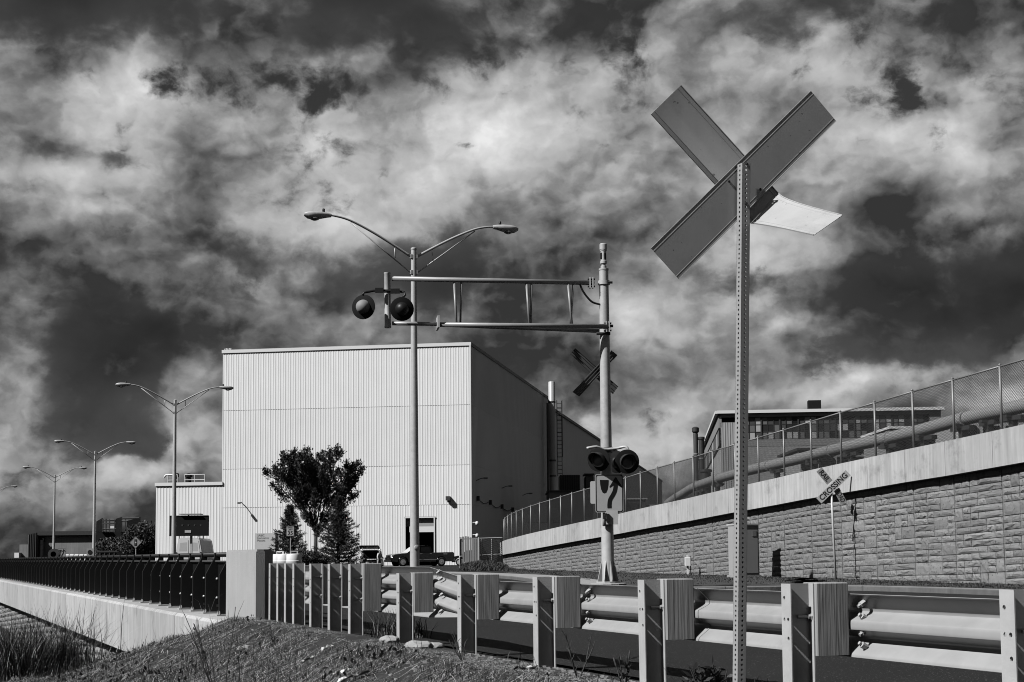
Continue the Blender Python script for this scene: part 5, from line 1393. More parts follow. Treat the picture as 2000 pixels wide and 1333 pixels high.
# ================================================================ vehicles
def wheel(c, ax, r, parent, w=.24, spokes=6):
    ty = MB().lathe(c-ax*(w/2), ax, [(r*.62, 0), (r*.93, .01), (r, .05), (r, w-.05), (r*.93, w-.01), (r*.62, w)], 22).build('tyre', M['rubber'], parent, smooth=35)
    mb = MB().lathe(c-ax*(w/2+.004), ax, [(r*.62, .0), (r*.62, .05), (r*.55, .06), (r*.55, .03)], 20)
    mb.lathe(c-ax*(w/2-.01), -ax, [(r*.16, 0), (r*.14, .03)], 10)
    t = ax.cross(Z).normalized(); u = t.cross(ax)
    for k in range(spokes):
        a = 2*math.pi*k/spokes; d = t*math.cos(a)+u*math.sin(a); e = ax.cross(d)
        mb.box(c-ax*(w/2-.012)+d*(r*.35), (r*.5, .085, .03), [d, e, ax])
    mb.build('rim', M['chrome'], ty, smooth=35)
    return ty
def side_body(prof, o, ux, uy, hw, inset=.06):
    """A vehicle shell: the side outline swept across the width with a rounded shoulder."""
    n = len(prof); secs = []
    cx = sum(p[0] for p in prof)/n; cz = sum(p[1] for p in prof)/n
    for y, k in ((-hw+.0, inset), (-hw+.10, 0), (hw-.10, 0), (hw, inset)):
        q = []
        for x, z in prof:
            kk = k*min(1, max(0, (z-.55)/.35))
            q.append(o+ux*(x+(cx-x)*k*.25)+uy*(y+(kk*(1 if y < 0 else -1)))+Z*(z-k*.4*(z > 1.0)))
        secs.append(q)
    mb = MB().loft(secs, closed=True); mb.f += [tuple(range(n)), tuple(range(4*n-1, 3*n-1, -1))]; mb.k += [0, 0]
    return mb
# black pickup, nose to the left
pa, pb = at(766, 1107, 137), at(888, 1105, 139.5); pa.z = pb.z = 0
ux = (pb-pa).normalized(); uy = V(-ux.y, ux.x, 0)
pk = thing('pickup_truck', 'black pickup truck parked side-on in front of the loading door', 'pickup truck', (pa+pb)/2)
o = pa+uy*1.0; kx = (pb-pa).length/5.75
def arch(cx, r, n=8): return [(cx+r*math.cos(math.pi*k/n), .42+r*math.sin(math.pi*k/n)) for k in range(n+1)]
low_ = [(5.70, .55), (5.55, .42)] + [(x, z) for x, z in arch(4.55, .50)] + [(3.9, .42), (1.55, .42)] + [(x, z) for x, z in arch(1.0, .50)] + [(.35, .40), (.04, .50), (.0, .80), (.12, 1.02), (.35, 1.10), (1.0, 1.16), (1.55, 1.20), (5.70, 1.26)]
side_body([(x*kx, z) for x, z in low_], o, ux, uy, .98).build('body', M['black_car'], pk, smooth=30)
cab_ = [(1.42, 1.18), (2.20, 1.74), (2.45, 1.83), (3.35, 1.86), (3.62, 1.80), (3.78, 1.24)]
side_body([(x*kx, z) for x, z in cab_], o, ux, uy, .86, .12).build('cab', M['black_car'], pk, smooth=30)
fy = -uy
for x0, x1, x2, x3 in ((1.85, 2.32, 2.62, 2.62), (2.72, 2.72, 3.48, 3.60)):
    MB().add([o+fy*(.775+.0)+ux*(x*kx)+Z*z+fy*(.03 if z < 1.5 else -.03) for x, z in ((x0, 1.30), (x1, 1.72), (x2, 1.74), (x3, 1.30))], [(0, 1, 2, 3)]).build('side_window', M['glass'], pk)
MB().add([o+uy*y+ux*(x*kx)+Z*(z+.012)-ux*.02 for x, z, y in ((1.50, 1.22, -.72), (2.18, 1.71, -.66), (2.18, 1.71, .66), (1.50, 1.22, .72))], [(0, 1, 2, 3)]).build('windscreen', M['chrome'], pk)
for cx in (1.0, 4.55): wheel(o+fy*.86+ux*(cx*kx)+Z*.40, -fy if False else uy, .40, pk)
for cx in (1.0, 4.55): wheel(o-fy*.86+ux*(cx*kx)+Z*.40, -uy, .40, pk)
for s in (-1, 1): MB().box(o+uy*(.78*s)+ux*.10*kx+Z*.93, (.22, .28, .20), [ux, uy, Z]).build('headlight', M['white_paint'], pk)
for s in (-1, 1): MB().box(o+uy*(.88*s)+ux*5.66*kx+Z*1.0, (.12, .18, .36), [ux, uy, Z]).build('tail_light', M['steel_dk'], pk)
MB().box(o+ux*.0+Z*.52, (.18, 1.75, .22), [ux, uy, Z]).build('front_bumper', M['black'], pk)
MB().box(o+ux*5.74*kx+Z*.60, (.20, 1.75, .20), [ux, uy, Z]).build('rear_bumper', M['chrome'], pk)
MB().box(o+fy*.985+ux*3.0*kx+Z*.62, (2.4, .02, .05), [ux, uy, Z]).build('side_trim', M['chrome'], pk)
for x in (2.68, 3.55): MB().box(o+fy*.99+ux*x*kx+Z*1.13, (.18, .03, .035), [ux, uy, Z]).build('door_handle', M['chrome'], pk)
MB().box(o+fy*1.08+ux*1.98*kx+Z*1.36, (.12, .24, .20), [ux, uy, Z]).build('mirror', M['black'], pk)
MB().box(o+fy*.985+ux*4.9*kx+Z*1.10, (.36, .012, .07), [ux, uy, Z]).build('badge', M['chrome'], pk)
# dark car half hidden behind the board fence
pa2, pb2 = at(879, 1106, 143), at(935, 1106, 143); pa2.z = pb2.z = 0
o = pa2+V(0, .9, 0); ux, uy = V(1, 0, 0), V(0, 1, 0); fy = -uy
dc = thing('parked_car', 'dark car with only its front wheel showing left of the board fence', 'car', pa2)
pc = [(2.7, .4)] + [(x, z-.08) for x, z in arch(.85, .40)] + [(.2, .32), (.0, .55), (.1, .82), (.9, .95), (1.5, 1.4), (2.4, 1.46), (2.7, 1.4)]
side_body(pc, o, ux, uy, .88, .08).build('body', M['black_car'], dc, smooth=30)
wheel(o+fy*.76+ux*.85+Z*.33, uy, .33, dc, .2); MB().box(o+fy*.6+ux*.05+Z*.68, (.12, .3, .14)).build('headlight', M['white_paint'], dc)
# white vehicle with its tailgate up, seen from behind
q = at(723, 1104, 141); q.z = -.35
sv = thing('white_suv', 'white vehicle with its tailgate raised behind two workers beside the right spruce', 'car', q)
W2 = .95
shell = [(-W2, .45), (-W2, 1.02), (-W2+.10, 1.15), (-W2+.16, 1.72), (-W2+.28, 1.86), (W2-.28, 1.86), (W2-.16, 1.72), (W2-.10, 1.15), (W2, 1.02), (W2, .45)]
MB().loft([[q+V(x*s, y, z*h) for x, z in shell] for y, s, h in ((0, .97, 1), (.15, 1, 1), (3.0, 1, 1.0), (4.4, .94, .62))], closed=True).build('body', M['white_paint'], sv, smooth=30)
MB().prism([(-.70, 1.05), (-.62, 1.66), (.62, 1.66), (.70, 1.05)], q+V(0, -.02, 0), V(1, 0, 0), Z, V(0, 1, 0), .01).build('load_opening', M['black_matt'], sv)
MB().prism([(-.9, .5), (.9, .5), (.86, 1.0), (-.86, 1.0)], q+V(0, -.06, 0), V(1, 0, 0), Z, V(0, 1, 0), .05).build('bumper', M['white_paint'], sv)
MB().box(q+V(0, -.09, .66), (.52, .02, .20)).build('plate', M['sign'], sv)
MB().box(q+V(0, -.085, .90), (1.2, .02, .10)).build('trim_strip', M['black'], sv)
for s in (-1, 1): MB().box(q+V(.85*s, -.03, 1.12), (.13, .08, .40)).build('tail_light', M['steel_dk'], sv)
tg = MB().hexa([q+V(x, y, z) for x, y, z in ((-.92, 0, 1.93), (.92, 0, 1.93), (.86, -1.25, 2.16), (-.86, -1.25, 2.16), (-.92, 0, 2.03), (.92, 0, 2.03), (.86, -1.25, 2.28), (-.86, -1.25, 2.28))]).build('tailgate', M['black_car'], sv)
for s in (-1, 1): MB().tube([q+V(.80*s, -.05, 1.55), q+V(.84*s, -.95, 2.1)], .03, 6).build('gas_strut', M['black'], sv)
for s in (-1, 1): MB().lathe(q+V(.82*s, .9, .36), V(1, 0, 0), [(.2, -.11), (.36, -.10), (.36, .10), (.2, .11)], 14).build('wheel', M['rubber'], sv)
# white van with a roof rack
q = at(368.5, 1090, 112); q.z = 0
vn = thing('white_van', 'white work van with a roof rack, its rear doors facing us beside the message board', 'van', q)
hv = at(368, 1051, 112).z; W2 = .99
shell = [(-W2, .4), (-W2, 1.2), (-W2+.07, 1.65), (-W2+.18, hv-.18), (-W2+.36, hv-.02), (0, hv+.02), (W2-.36, hv-.02), (W2-.18, hv-.18), (W2-.07, 1.65), (W2, 1.2), (W2, .4)]
MB().loft([[q+V(x*s, y, z) for x, z in shell] for y, s in ((0, .96), (.12, 1), (4.0, 1), (4.9, .9))], closed=True).prism([(x*.96, z) for x, z in shell], q+V(0, -.005, 0), V(1, 0, 0), Z, V(0, 1, 0), .02).build('body', M['white_paint'], vn, smooth=30)
for s in (-1, 1):
    dd_ = MB().prism([(.02, .55), (.80, .55), (.80, 1.5), (.70, hv-.22), (.02, hv-.16)], q+V(0, -.03, 0), V(s, 0, 0), Z, V(0, 1, 0), .03).build('rear_door', M['white_paint'], vn)
    MB().prism([(.12, 1.42), (.68, 1.42), (.62, hv-.36), (.12, hv-.32)], q+V(0, -.034, 0), V(s, 0, 0), Z, V(0, 1, 0), .006).build('door_window', M['sign'], dd_)
    MB().box(q+V(.90*s, -.02, 1.1), (.10, .05, .5)).build('tail_light', M['steel_dk'], vn)
rk = MB()
for z_, yy_ in ((hv+.32, .1), (hv+.32, 1.6)):
    rk.tube([q+V(-.80, yy_, z_), q+V(.80, yy_, z_)], .045, 6)
    for s in (-1, 1): rk.tube([q+V(.72*s, yy_, hv-.06), q+V(.72*s, yy_, z_+(.28 if yy_ < 1 else .02))], .045, 6)
rk.build('roof_rack', M['trim'], vn)
MB().box(q+V(0, 1.2, hv+.40), (1.1, 2.6, .10)).build('ladder', M['alu'], vn)
for s in (-1, 1): MB().lathe(q+V(.84*s, 1, .36), V(1, 0, 0), [(.2, -.11), (.36, -.10), (.36, .10), (.2, .11)], 14).build('wheel', M['rubber'], vn)
# ================================================================ the two workers
def skinned(name, V_, E_, rad, mt, parent, root=0, sub=2):
    me = bpy.data.meshes.new(name); me.from_pydata([tuple(p) for p in V_], E_, []); me.materials.append(mt)
    ob = bpy.data.objects.new(name, me); COL.objects.link(ob); ob.parent = parent; ORG[ob.name] = ORG[parent.name]
    md = ob.modifiers.new('skin', 'SKIN'); md.use_smooth_shade = True
    lay = me.skin_vertices[0] if me.skin_vertices else None
    if lay is None:
        bm = bmesh.new(); bm.from_mesh(me); bm.verts.layers.skin.verify(); bm.to_mesh(me); bm.free(); lay = me.skin_vertices[0]
    for i, r in enumerate(rad):
        lay.data[i].radius = r if isinstance(r, tuple) else (r, r); lay.data[i].use_root = i == root
    ss_ = ob.modifiers.new('sub', 'SUBSURF'); ss_.levels = sub; ss_.render_levels = sub
    return ob
def person(loc, rz, label, top, legs, bend=0.1, armr=None):
    t = thing('person', label, 'person', loc); t.rotation_euler.z = rz
    ORG[t.name] = V(0, 0, 0)
    b = bend
    J = [(0, 0, .95), (0, -.10*b, 1.12), (0, -.45*b, 1.36), (0, -.55*b, 1.50), (0, -.65*b, 1.58), (0, -.72*b, 1.72),       # pelvis chest neck head
         (.18, -.45*b, 1.42), (.27, -.5*b-.05, 1.16), (.22, -.30-.4*b, 1.02), (.19, -.38-.4*b, 1.0),
         (-.18, -.45*b, 1.42), (-.30, -.4*b, 1.15), (-.30, -.10-.4*b, .92), (-.29, -.14-.4*b, .84),
         (.10, 0, .88), (.13, -.04, .50), (.13, .02, .09), (.14, -.14, .04), (-.10, 0, .88), (-.15, .02, .50), (-.16, .06, .09), (-.17, -.10, .04)]
    E = [(0, 1), (1, 2), (2, 3), (3, 4), (4, 5), (2, 6), (6, 7), (7, 8), (8, 9), (2, 10), (10, 11), (11, 12), (12, 13), (0, 14), (14, 15), (15, 16), (16, 17), (0, 18), (18, 19), (19, 20), (20, 21)]
    r = [(.15, .11), (.14, .11), (.17, .11), .06, (.085, .095), (.075, .09), .075, .05, .04, .035, .075, .05, .04, .035, .085, .06, .045, .035, .085, .06, .045, .035]
    skinned('body', J, E, r, M['skin'], t)
    g = lambda ids, ed, add, nm, mt: skinned(nm, [J[i] for i in ids], [(ids.index(a), ids.index(b_)) for a, b_ in ed], [tuple(x+add for x in (r[i] if isinstance(r[i], tuple) else (r[i], r[i]))) for i in ids], mt, t)
    g([0, 1, 2, 6, 7, 8, 10, 11, 12], [(0, 1), (1, 2), (2, 6), (6, 7), (7, 8), (2, 10), (10, 11), (11, 12)], .022, 'jacket', top)
    g([0, 14, 15, 16, 18, 19, 20], [(0, 14), (14, 15), (15, 16), (0, 18), (18, 19), (19, 20)], .025, 'trousers', legs)
    h = V(*J[5])+Z*.02
    MB().lathe(h, Z+V(0, -.2*b, 0), [(.15, 0), (.15, .012), (.125, .015), (.12, .06), (.09, .11), (.02, .135)], 16).box(h+V(0, -.15, .005), (.16, .10, .015)).build('hard_hat', M['white'], t, smooth=35)
    return t
q = at(712, 1104, 136); person(V(q.x, q.y, -.28), R(-70), 'worker in dark clothes and a white hard hat, left of the two behind the guardrail', M['cloth'], M['cloth'], .35)
q = at(740, 1104, 136); person(V(q.x, q.y, -.28), R(60), 'worker in a pale jacket and white hard hat, right of the two behind the guardrail', M['hivis'], M['clad_dk'], .15)
# ================================================================ trees
def leaf_quads(c, d, n_, ln, wd, g):
    """Small leaf faces at the points c pointing roughly along d."""
    k = len(c); r1 = g.normal(size=(k, 3)); d = d + r1*.55; d /= np.linalg.norm(d, axis=1)[:, None]
    s = np.cross(d, g.normal(size=(k, 3))); s /= np.linalg.norm(s, axis=1)[:, None]
    L = (ln*(.6+.8*g.random(k)))[:, None]; Wd = (wd*(.6+.8*g.random(k)))[:, None]
    v = np.stack([c, c+d*L*.5+s*Wd*.5, c+d*L, c+d*L*.5-s*Wd*.5], 1).reshape(-1, 3)
    return v, np.arange(4*k).reshape(k, 4)
def vase_tree(base, H, label):
    g = np.random.default_rng(5); rr = random.Random(5)
    t = thing('deciduous_tree', label, 'tree', base)
    mb = MB(); base = Vector(base); fork = H*.29
    mb.tube([base-Z*.2, base+Z*fork*.5+V(.03, 0, 0), base+Z*fork], [.24, .19, .16], 10)
    C = []; D = []
    def grow(p, d, L, r, lev):
        n = 6; pts = [p]; dd = d.copy()
        for k in range(n):
            dd = (dd + V(rr.uniform(-.12, .12), rr.uniform(-.12, .12), .07 if lev < 3 else .12)).normalized(); pts.append(pts[-1]+dd*(L/n))
        if lev < 3: mb.tube(pts, [r*(1-.75*k/n) for k in range(n+1)], 5 if lev else 7, cap=False)
        if lev < 3:
            m = (9, 6, 4)[lev]
            for k in range(m):
                f = .25+.72*k/m if lev else .22+.76*k/m; i = min(n-1, int(f*n)); q = pts[i].lerp(pts[i+1], f*n-i)
                ax = (pts[i+1]-pts[i]).normalized(); s = ax.orthogonal().normalized(); s.rotate(Matrix.Rotation(rr.uniform(0, 6.28), 3, ax))
                grow(q, (ax*.9+s*rr.uniform(.3, .6)).normalized(), L*(.40, .42, .5)[lev]*rr.uniform(.7, 1.2)*(1.25-.75*f), r*.4, lev+1)
        if lev == 0:
            for k in range(26):
                f = rr.uniform(.55, 1.0); i = min(n-1, int(f*n)); C.append(pts[i].lerp(pts[i+1], f*n-i)); D.append((pts[i+1]-pts[i]).normalized())
        if lev >= 1:
            for k in range(4 if lev > 1 else 3):
                f = rr.uniform(.12, 1.0); i = min(n-1, int(f*n)); q = pts[i].lerp(pts[i+1], f*n-i)
                C.append(q); D.append((pts[i+1]-pts[i]).normalized())
    for k in range(12):
        a = k*2.4+.3; e = R((62, 50, 80, 54, 72, 47, 64, 76, 57, 44, 68, 52)[k])
        grow(base+Z*fork*rr.uniform(.85, 1.15), V(math.cos(a)*math.cos(e), math.sin(a)*math.cos(e), math.sin(e)), H*rr.uniform(.56, .72), .085, 0)
    # low side shoots
    for k in range(6):
        a = k*1.9; grow(base+Z*fork*rr.uniform(.75, 1.3), V(math.cos(a), math.sin(a), .7).normalized(), H*.16, .05, 1)
    mb.build('trunk', M['bark'], t, smooth=True)
    t.rotation_euler.z = math.pi; t.scale = (.94, .94, 1)
    c = np.array([tuple(x) for x in C]); d = np.array([tuple(x) for x in D])
    c = np.repeat(c, 2, 0)+g.normal(size=(len(c)*2, 3))*.12; d = np.repeat(d, 2, 0)
    v, f = leaf_quads(c, d, 1, .22, .12, g); raw('crown', v, f, M['leaf'], t)
    return t
q = at(617, 1100, 142); q.z = 0
vase_tree(q, 11.1, 'vase-shaped leafy tree standing between two spruces before the white building')
def spruce(base, H, Rad, seed, label):
    g = np.random.default_rng(seed); rr = random.Random(seed); base = Vector(base)
    t = thing('spruce_tree', label, 'tree', base, 'spruces before the white building')
    MB().tube([base-Z*.2, base+Z*H*.5, base+Z*H], [.16, .09, .012], 8).build('trunk', M['bark'], t, smooth=True)
    C = []; D = []; br = MB(); z = H*.04
    while z < H*.985:
        f = z/H; L = Rad*(1-f)**.82*rr.uniform(.9, 1.08)+.06; n = 9 if f < .75 else 6; a0 = rr.uniform(0, 6)
        for k in range(n):
            a = a0+k*2*math.pi/n+rr.uniform(-.25, .25); l = L*rr.uniform(.55, 1.2)
            d = V(math.cos(a), math.sin(a), 0); pts = [base+Z*z+d*(l*s)+Z*(l*(-.22*s+.34*s*s)) for s in (0, .35, .7, 1)]
            br.tube(pts, [.025, .02, .014, .006], 4, cap=False)
            m = int(18+36*l)
            for j in range(m):
                s = rr.random()**.8; i = min(2, int(s*3)); p = pts[i].lerp(pts[i+1], s*3-i); ax = (pts[i+1]-pts[i]).normalized()
                side = V(-d.y, d.x, 0)*rr.choice((-1, 1))*.8
                C.append(p); D.append((ax*.7+side*rr.uniform(.2, 1)+Z*rr.uniform(-.25, .2)))
        z += .17+.17*(1-f)
    br.build('branches', M['bark'], t)
    c = np.array([tuple(x) for x in C]); d = np.array([tuple(x) for x in D])
    c = np.repeat(c, 2, 0)+g.normal(size=(len(c)*2, 3))*.03; d = np.repeat(d, 2, 0)
    v, f = leaf_quads(c, d, 1, .24, .042, g); raw('crown', v, f, M['needle'], t)
    return t
q = at(566, 1098, 139); q.z = 0; spruce(q, 5.75, 2.05, 3, 'smaller spruce left of the leafy tree, behind the speed limit sign')
q = at(661, 1100, 138); q.z = 0; spruce(q, 6.3, 2.55, 4, 'larger spruce right of the leafy tree, reaching toward the white vehicle')
q = at(397, 1095, 118); q.z = 0; spruce(q, 2.3, .75, 6, 'little spruce beside the white van, under the message board')
def bush(base, rx, ry, rz, n, label, cat='tree', name='dense_tree', ln=.26, wd=.16, mt='leaf2', seed=2):
    g = np.random.default_rng(seed); base = np.array(base, float); t = thing(name, label, cat, tuple(base))
    k = 60; d = g.normal(size=(k, 3)); d /= np.linalg.norm(d, axis=1)[:, None]; rad = .45+.5*g.random(k)
    cc = base + np.array([0, 0, rz*.95]) + d*rad[:, None]*np.array([rx, ry, rz])
    i = g.integers(0, k, n); q = g.normal(size=(n, 3)); q /= np.linalg.norm(q, axis=1)[:, None]
    sz = (.22+.16*g.random(k))[i]*min(rx, rz)*1.5
    c = cc[i] + q*(sz*(g.random(n)**.35))[:, None]
    c[:, 2] = np.maximum(c[:, 2], base[2]+.1)
    v, f = leaf_quads(c, q*.6+np.array([0, 0, .3]), 1, ln, wd, g); raw('crown', v, f, M[mt], t)
    mb = MB()
    for a in range(5): mb.tube([Vector(base)-Z*.1, Vector(base)+V(.3*math.cos(a*1.3), .3*math.sin(a*1.3), rz*.5), Vector(base)+V(rx*.5*math.cos(a*1.3), ry*.5*math.sin(a*1.3), rz*1.2)], [.12, .08, .03], 6)
    mb.build('trunk', M['bark'], t); return t
q = at(287, 1092, 165); bush((q.x, q.y, 0), 3.4, 3.4, 2.3, 24000, 'broad dark leafy tree behind the railing, left of the message board')
q = at(232, 1092, 168); bush((q.x, q.y, 0), 2.6, 2.4, 1.55, 12000, 'lower dark bush joining the broad tree on its left', seed=9)
q = at(566, 1098, 133); bush((q.x+1.6, q.y, 0), 2.2, 1.6, .75, 3000, 'low clipped shrub under the trees behind the traffic drums', 'shrub', 'shrub', .2, .12, 'leaf', 11)
# ================================================================ grass, weeds, twigs and litter
def tufts(n, pick, h0, h1, w, mt, name, seed, lie=0.0, kind='stuff', parent=None):
    """Single blades: each a bent strip of two faces."""
    g = np.random.default_rng(seed); p = pick(g, n); n = len(p)
    a = g.random(n)*2*np.pi; L = h0+(h1-h0)*g.random(n)**2
    lean = (.25+.9*g.random(n))*(1-lie)+lie*(1.5+.5*g.random(n)) if lie else .15+.75*g.random(n)
    dx, dy = np.cos(a), np.sin(a)
    up = np.cos(np.clip(lean, 0, 1.5)); ho = np.sin(np.clip(lean, 0, 1.5))
    sx_, sy_ = -dy*w*.5, dx*w*.5
    if lie:
        t0 = p.copy(); t0[:, 2] += .015+.03*g.random(n)
        mid = t0+np.stack([dx*L*.5, dy*L*.5, .02+0*L], 1); tipp = t0+np.stack([dx*L, dy*L, -.01+0*L+.05*g.random(n)*0], 1)
        zg = gh(tipp[:, 0], tipp[:, 1]); tipp[:, 2] = zg+.02; zm = gh(mid[:, 0], mid[:, 1]); mid[:, 2] = zm+.03
    else:
        t0 = p; mid = t0+np.stack([dx*L*.5*ho*.6, dy*L*.5*ho*.6, L*.55], 1); tipp = t0+np.stack([dx*L*ho, dy*L*ho, L*(.35+.65*up)], 1)
    s = np.stack([sx_, sy_, np.zeros(n)], 1)
    v = np.stack([t0-s, t0+s, mid+s*.8, mid-s*.8, tipp+s*.15, tipp-s*.15], 1).reshape(-1, 3)
    b = np.arange(n)[:, None]*6
    f = np.concatenate([b+np.array([0, 1, 2, 3]), b+np.array([3, 2, 4, 5])])
    ob = raw(name, v, f, mt, parent)
    if kind and not parent: tag(ob, kind=kind)
    return ob
def area(s0, s1, y0, y1, clump=0.0):
    def pick(g, n):
        Y = y0+(y1-y0)*g.random(n); s = s0+(s1-s0)*g.random(n); X = fx(Y)-s/.93
        if clump:
            m = (vnoise(X*.7+9, Y*.7)*1.2+vnoise(X*2.2, Y*2.2+5)*.9+vnoise(X*5.5, Y*5.5)*.5)*1.6-2.1+g.normal(size=n)*.25
            k = m > clump; X, Y = X[k], Y[k]
        return np.stack([X, Y, gh(X, Y)-.01], 1)
    return pick
def lab(o, name, label): tag(o, label, 'grass', None, 'stuff'); return o
lab(tufts(160000, area(.5, 5.5, 7, 26, -.4), .02, .12, .006, M['grass'], 'grass', 1), 'grass', 'short dark grass growing over the embankment below the guardrail')
lab(tufts(60000, area(.2, 6, 7.5, 26, -.2), .03, .32, .0045, M['straw'], 'dry_straw', 2, lie=.9), 'straw', 'loose dry straw and stalks lying on the embankment')
g_ = np.random.default_rng(44); pk_ = area(.3, 5.8, 8, 25, .55)(g_, 16000)
v_, f_ = leaf_quads(pk_+np.array([0, 0, .02])+g_.random((len(pk_), 3))*np.array([0, 0, .07]), np.tile(np.array([[0, 0, .5]]), (len(pk_), 1)), 1, .06, .028, g_)
tag(raw('low_weeds', v_, f_, M['weed']), 'patches of low dark leafy weeds on the embankment', 'weeds', None, 'stuff')
lab(tufts(4200, area(.2, 5.8, 8, 25, -1), .25, .85, .0065, M['straw'], 'long_stalks', 13, lie=.95), 'straw', 'long bleached stalks lying across the embankment')
lab(tufts(1600, area(.4, 5.8, 8, 25, .2), .15, .38, .007, M['grass'], 'long_grass', 14), 'grass', 'longer dark grass in clumps on the embankment')
lab(tufts(110000, area(.15, 6, 7.5, 26, -.55), .03, .16, .006, THATCH, 'dead_grass', 12, lie=.85), 'grass', 'matted dead grass lying over the embankment')
lab(tufts(2500, area(.5, 5.5, 8, 25, .6), .06, .18, .006, M['straw'], 'dry_tufts', 3), 'straw', 'dry pale grass tufts standing on the embankment')
lab(tufts(3500, area(-.25, .35, 8, 24, .7), .05, .18, .008, M['grass'], 'edge_grass', 4), 'grass', 'thin grass along the feet of the guardrail posts')
lab(tufts(45000, area(.5, 9, 24, 60, -.6), .06, .26, .014, M['grass'], 'low_grass', 5), 'grass', 'longer dark grass on the low ground below the parapet')
lab(tufts(40000, area(.5, 22, 55, 130, -.9), .12, .5, .04, M['grass'], 'far_grass', 15), 'grass', 'far rough grass on the low ground beside the block wall')
lab(tufts(3500, area(.6, 9, 22, 44, .0), .10, .40, .008, M['straw'], 'low_straw', 6), 'straw', 'pale stalks in the grass on the low ground below the parapet')
def verge_pick(g, n):
    j = g.integers(0, len(secs_v)-1, n); u = g.random(n); a = secs_v[j]; b = secs_v[j+1]; k = g.integers(1, 6, n); w = g.random(n)
    P = a[np.arange(n), k]*(1-u)[:, None]+b[np.arange(n), k]*u[:, None]; Q = a[np.arange(n), k+1]*(1-u)[:, None]+b[np.arange(n), k+1]*u[:, None]
    return P*(1-w)[:, None]+Q*w[:, None]
secs_v = np.array([[tuple(p) for p in s] for s in VSEC])
lab(tufts(30000, verge_pick, .02, .065, .02, M['grass'], 'verge_grass', 7), 'grass', 'short grass on the verge between the far kerb and the stone wall')
def mound(g, n):
    x = g.random(n); y = g.random(n); px = 905+80*x; Y = 88+22*y
    return np.stack([np.array([hx(a, b) for a, b in zip(px, Y)]), Y, np.zeros(n)], 1)
hm = at(945, 1110, 100)
mh = MB(); sec_ = []
for i in range(9):
    u = i/8; px = 898+95*u; hgt = .5*math.sin(math.pi*min(1, u*.9+.12))**.7*(.6+.5*u)
    sec_.append([V(hx(px, 92)-.2*0, 92, -.05), V(hx(px, 97), 97, hgt*.75), V(hx(px, 101), 101, hgt), V(hx(px, 108), 108, hgt*.6), V(hx(px, 112), 112, -.05)])
mh.loft(sec_); tag(mh.build('grass_bank', M['verge'], smooth=True), kind='structure')
def bank_pick(g, n):
    S_ = np.array([[tuple(p) for p in s] for s in sec_]); i = g.integers(0, 8, n); j = g.integers(0, 3, n); u, w = g.random(n)[:, None], g.random(n)[:, None]
    return (S_[i, j]*(1-u)+S_[i+1, j]*u)*(1-w)+(S_[i, j+1]*(1-u)+S_[i+1, j+1]*u)*w
lab(tufts(9000, bank_pick, .08, .3, .04, M['grass'], 'bank_grass', 8), 'grass', 'rough grass on the small bank at the far end of the curved wall')
# big weed clump at the lower left
def clump(px, Y, n, h, spread, label, seed, mt, name='weed_clump', leafy=0):
    g = np.random.default_rng(seed); X = hx(px, Y); z = float(gh(X, Y)); t = thing(name, label, 'plant', (X, Y, z))
    def pk(g2, n2):
        q = g2.normal(size=(n2, 2))*spread*np.array([1, .6]); x = X+q[:, 0]; y = Y+q[:, 1]; return np.stack([x, y, gh(x, y)-.02], 1)
    tufts(n, pk, h*.35, h, .012, mt, 'blades', seed, parent=t); tufts(n//4, pk, h*.3, h*.95, .009, M['straw'], 'dry_blades', seed+100, parent=t)
    return t
clump(52, 24.5, 3200, 1.45, .42, 'big dark clump of tall weeds at the lower left corner', 31, M['grass'])
clump(118, 27, 600, 1.3, .22, 'tall thin weeds right of the big clump before the block wall', 32, M['grass'])
clump(8, 23, 900, 1.3, .3, 'weeds at the very left edge beside the big clump', 34, M['grass'])
clump(305, 26, 300, .5, .35, 'low weeds at the foot of the block wall under the parapet', 35, M['grass'])
clump(780, 17.2, 260, .42, .16, 'grass clump at the foot of the post where the beam steps down', 36, M['grass'])
# bare twigs and leafy weeds
def weed(px, Y, h, seed, label, leaves=0, lw=.05, stems=3, seedhead=False, sway=.25, dz=0.0):
    rr = random.Random(seed); g = np.random.default_rng(seed); X = hx(px, Y); z = float(gh(X, Y))-.02+dz; b = V(X, Y, z)
    t = thing('weed_plant', label, 'plant', b); mb = MB(); C = []; D = []; hd = MB()
    for s in range(stems):
        a = rr.uniform(0, 6.28); l = h*rr.uniform(.65, 1.05); d = V(math.cos(a)*sway, math.sin(a)*sway, 1).normalized(); p = b.copy(); pts = [p]
        for k in range(6):
            d = (d+V(rr.uniform(-.1, .1), rr.uniform(-.1, .1), .02)).normalized(); pts.append(pts[-1]+d*(l/6))
        mb.tube(pts, [.005*(1-.7*k/6)+.0012 for k in range(7)], 4, cap=False)
        if not leaves and not seedhead:
            for k in range(2, 6):
                a = rr.uniform(0, 6.28); e = pts[k]+V(math.cos(a)*.5, math.sin(a)*.5, .8)*(l*.28); mb.tube([pts[k], pts[k].lerp(e, .5)+Z*.01, e], [.003, .0024, .001], 4, cap=False)
        for k in range(leaves):
            f = rr.uniform(.15, 1)*6; i = min(5, int(f)); C.append(pts[i].lerp(pts[i+1], f-i)); a = rr.uniform(0, 6.28); D.append(V(math.cos(a), math.sin(a), rr.uniform(.1, .9)))
        if seedhead: hd.lathe(pts[-1]-d*.01, d, [(.002, 0), (.007, .015), (.007, .05), (.002, .07)], 6)
    mb.build('stem', M['twig'], t)
    if C:
        v, f = leaf_quads(np.array([tuple(x) for x in C]), np.array([tuple(x) for x in D]), 1, lw*2.6, lw*.55, g); raw('leaves', v, f, M['weed'], t)
    if seedhead: hd.build('seed_head', M['weed'], t)
    return t
weed(436, 13.5, 1.0, 41, 'tall bare branching stalk in front of the concrete end post', stems=5, sway=.28)
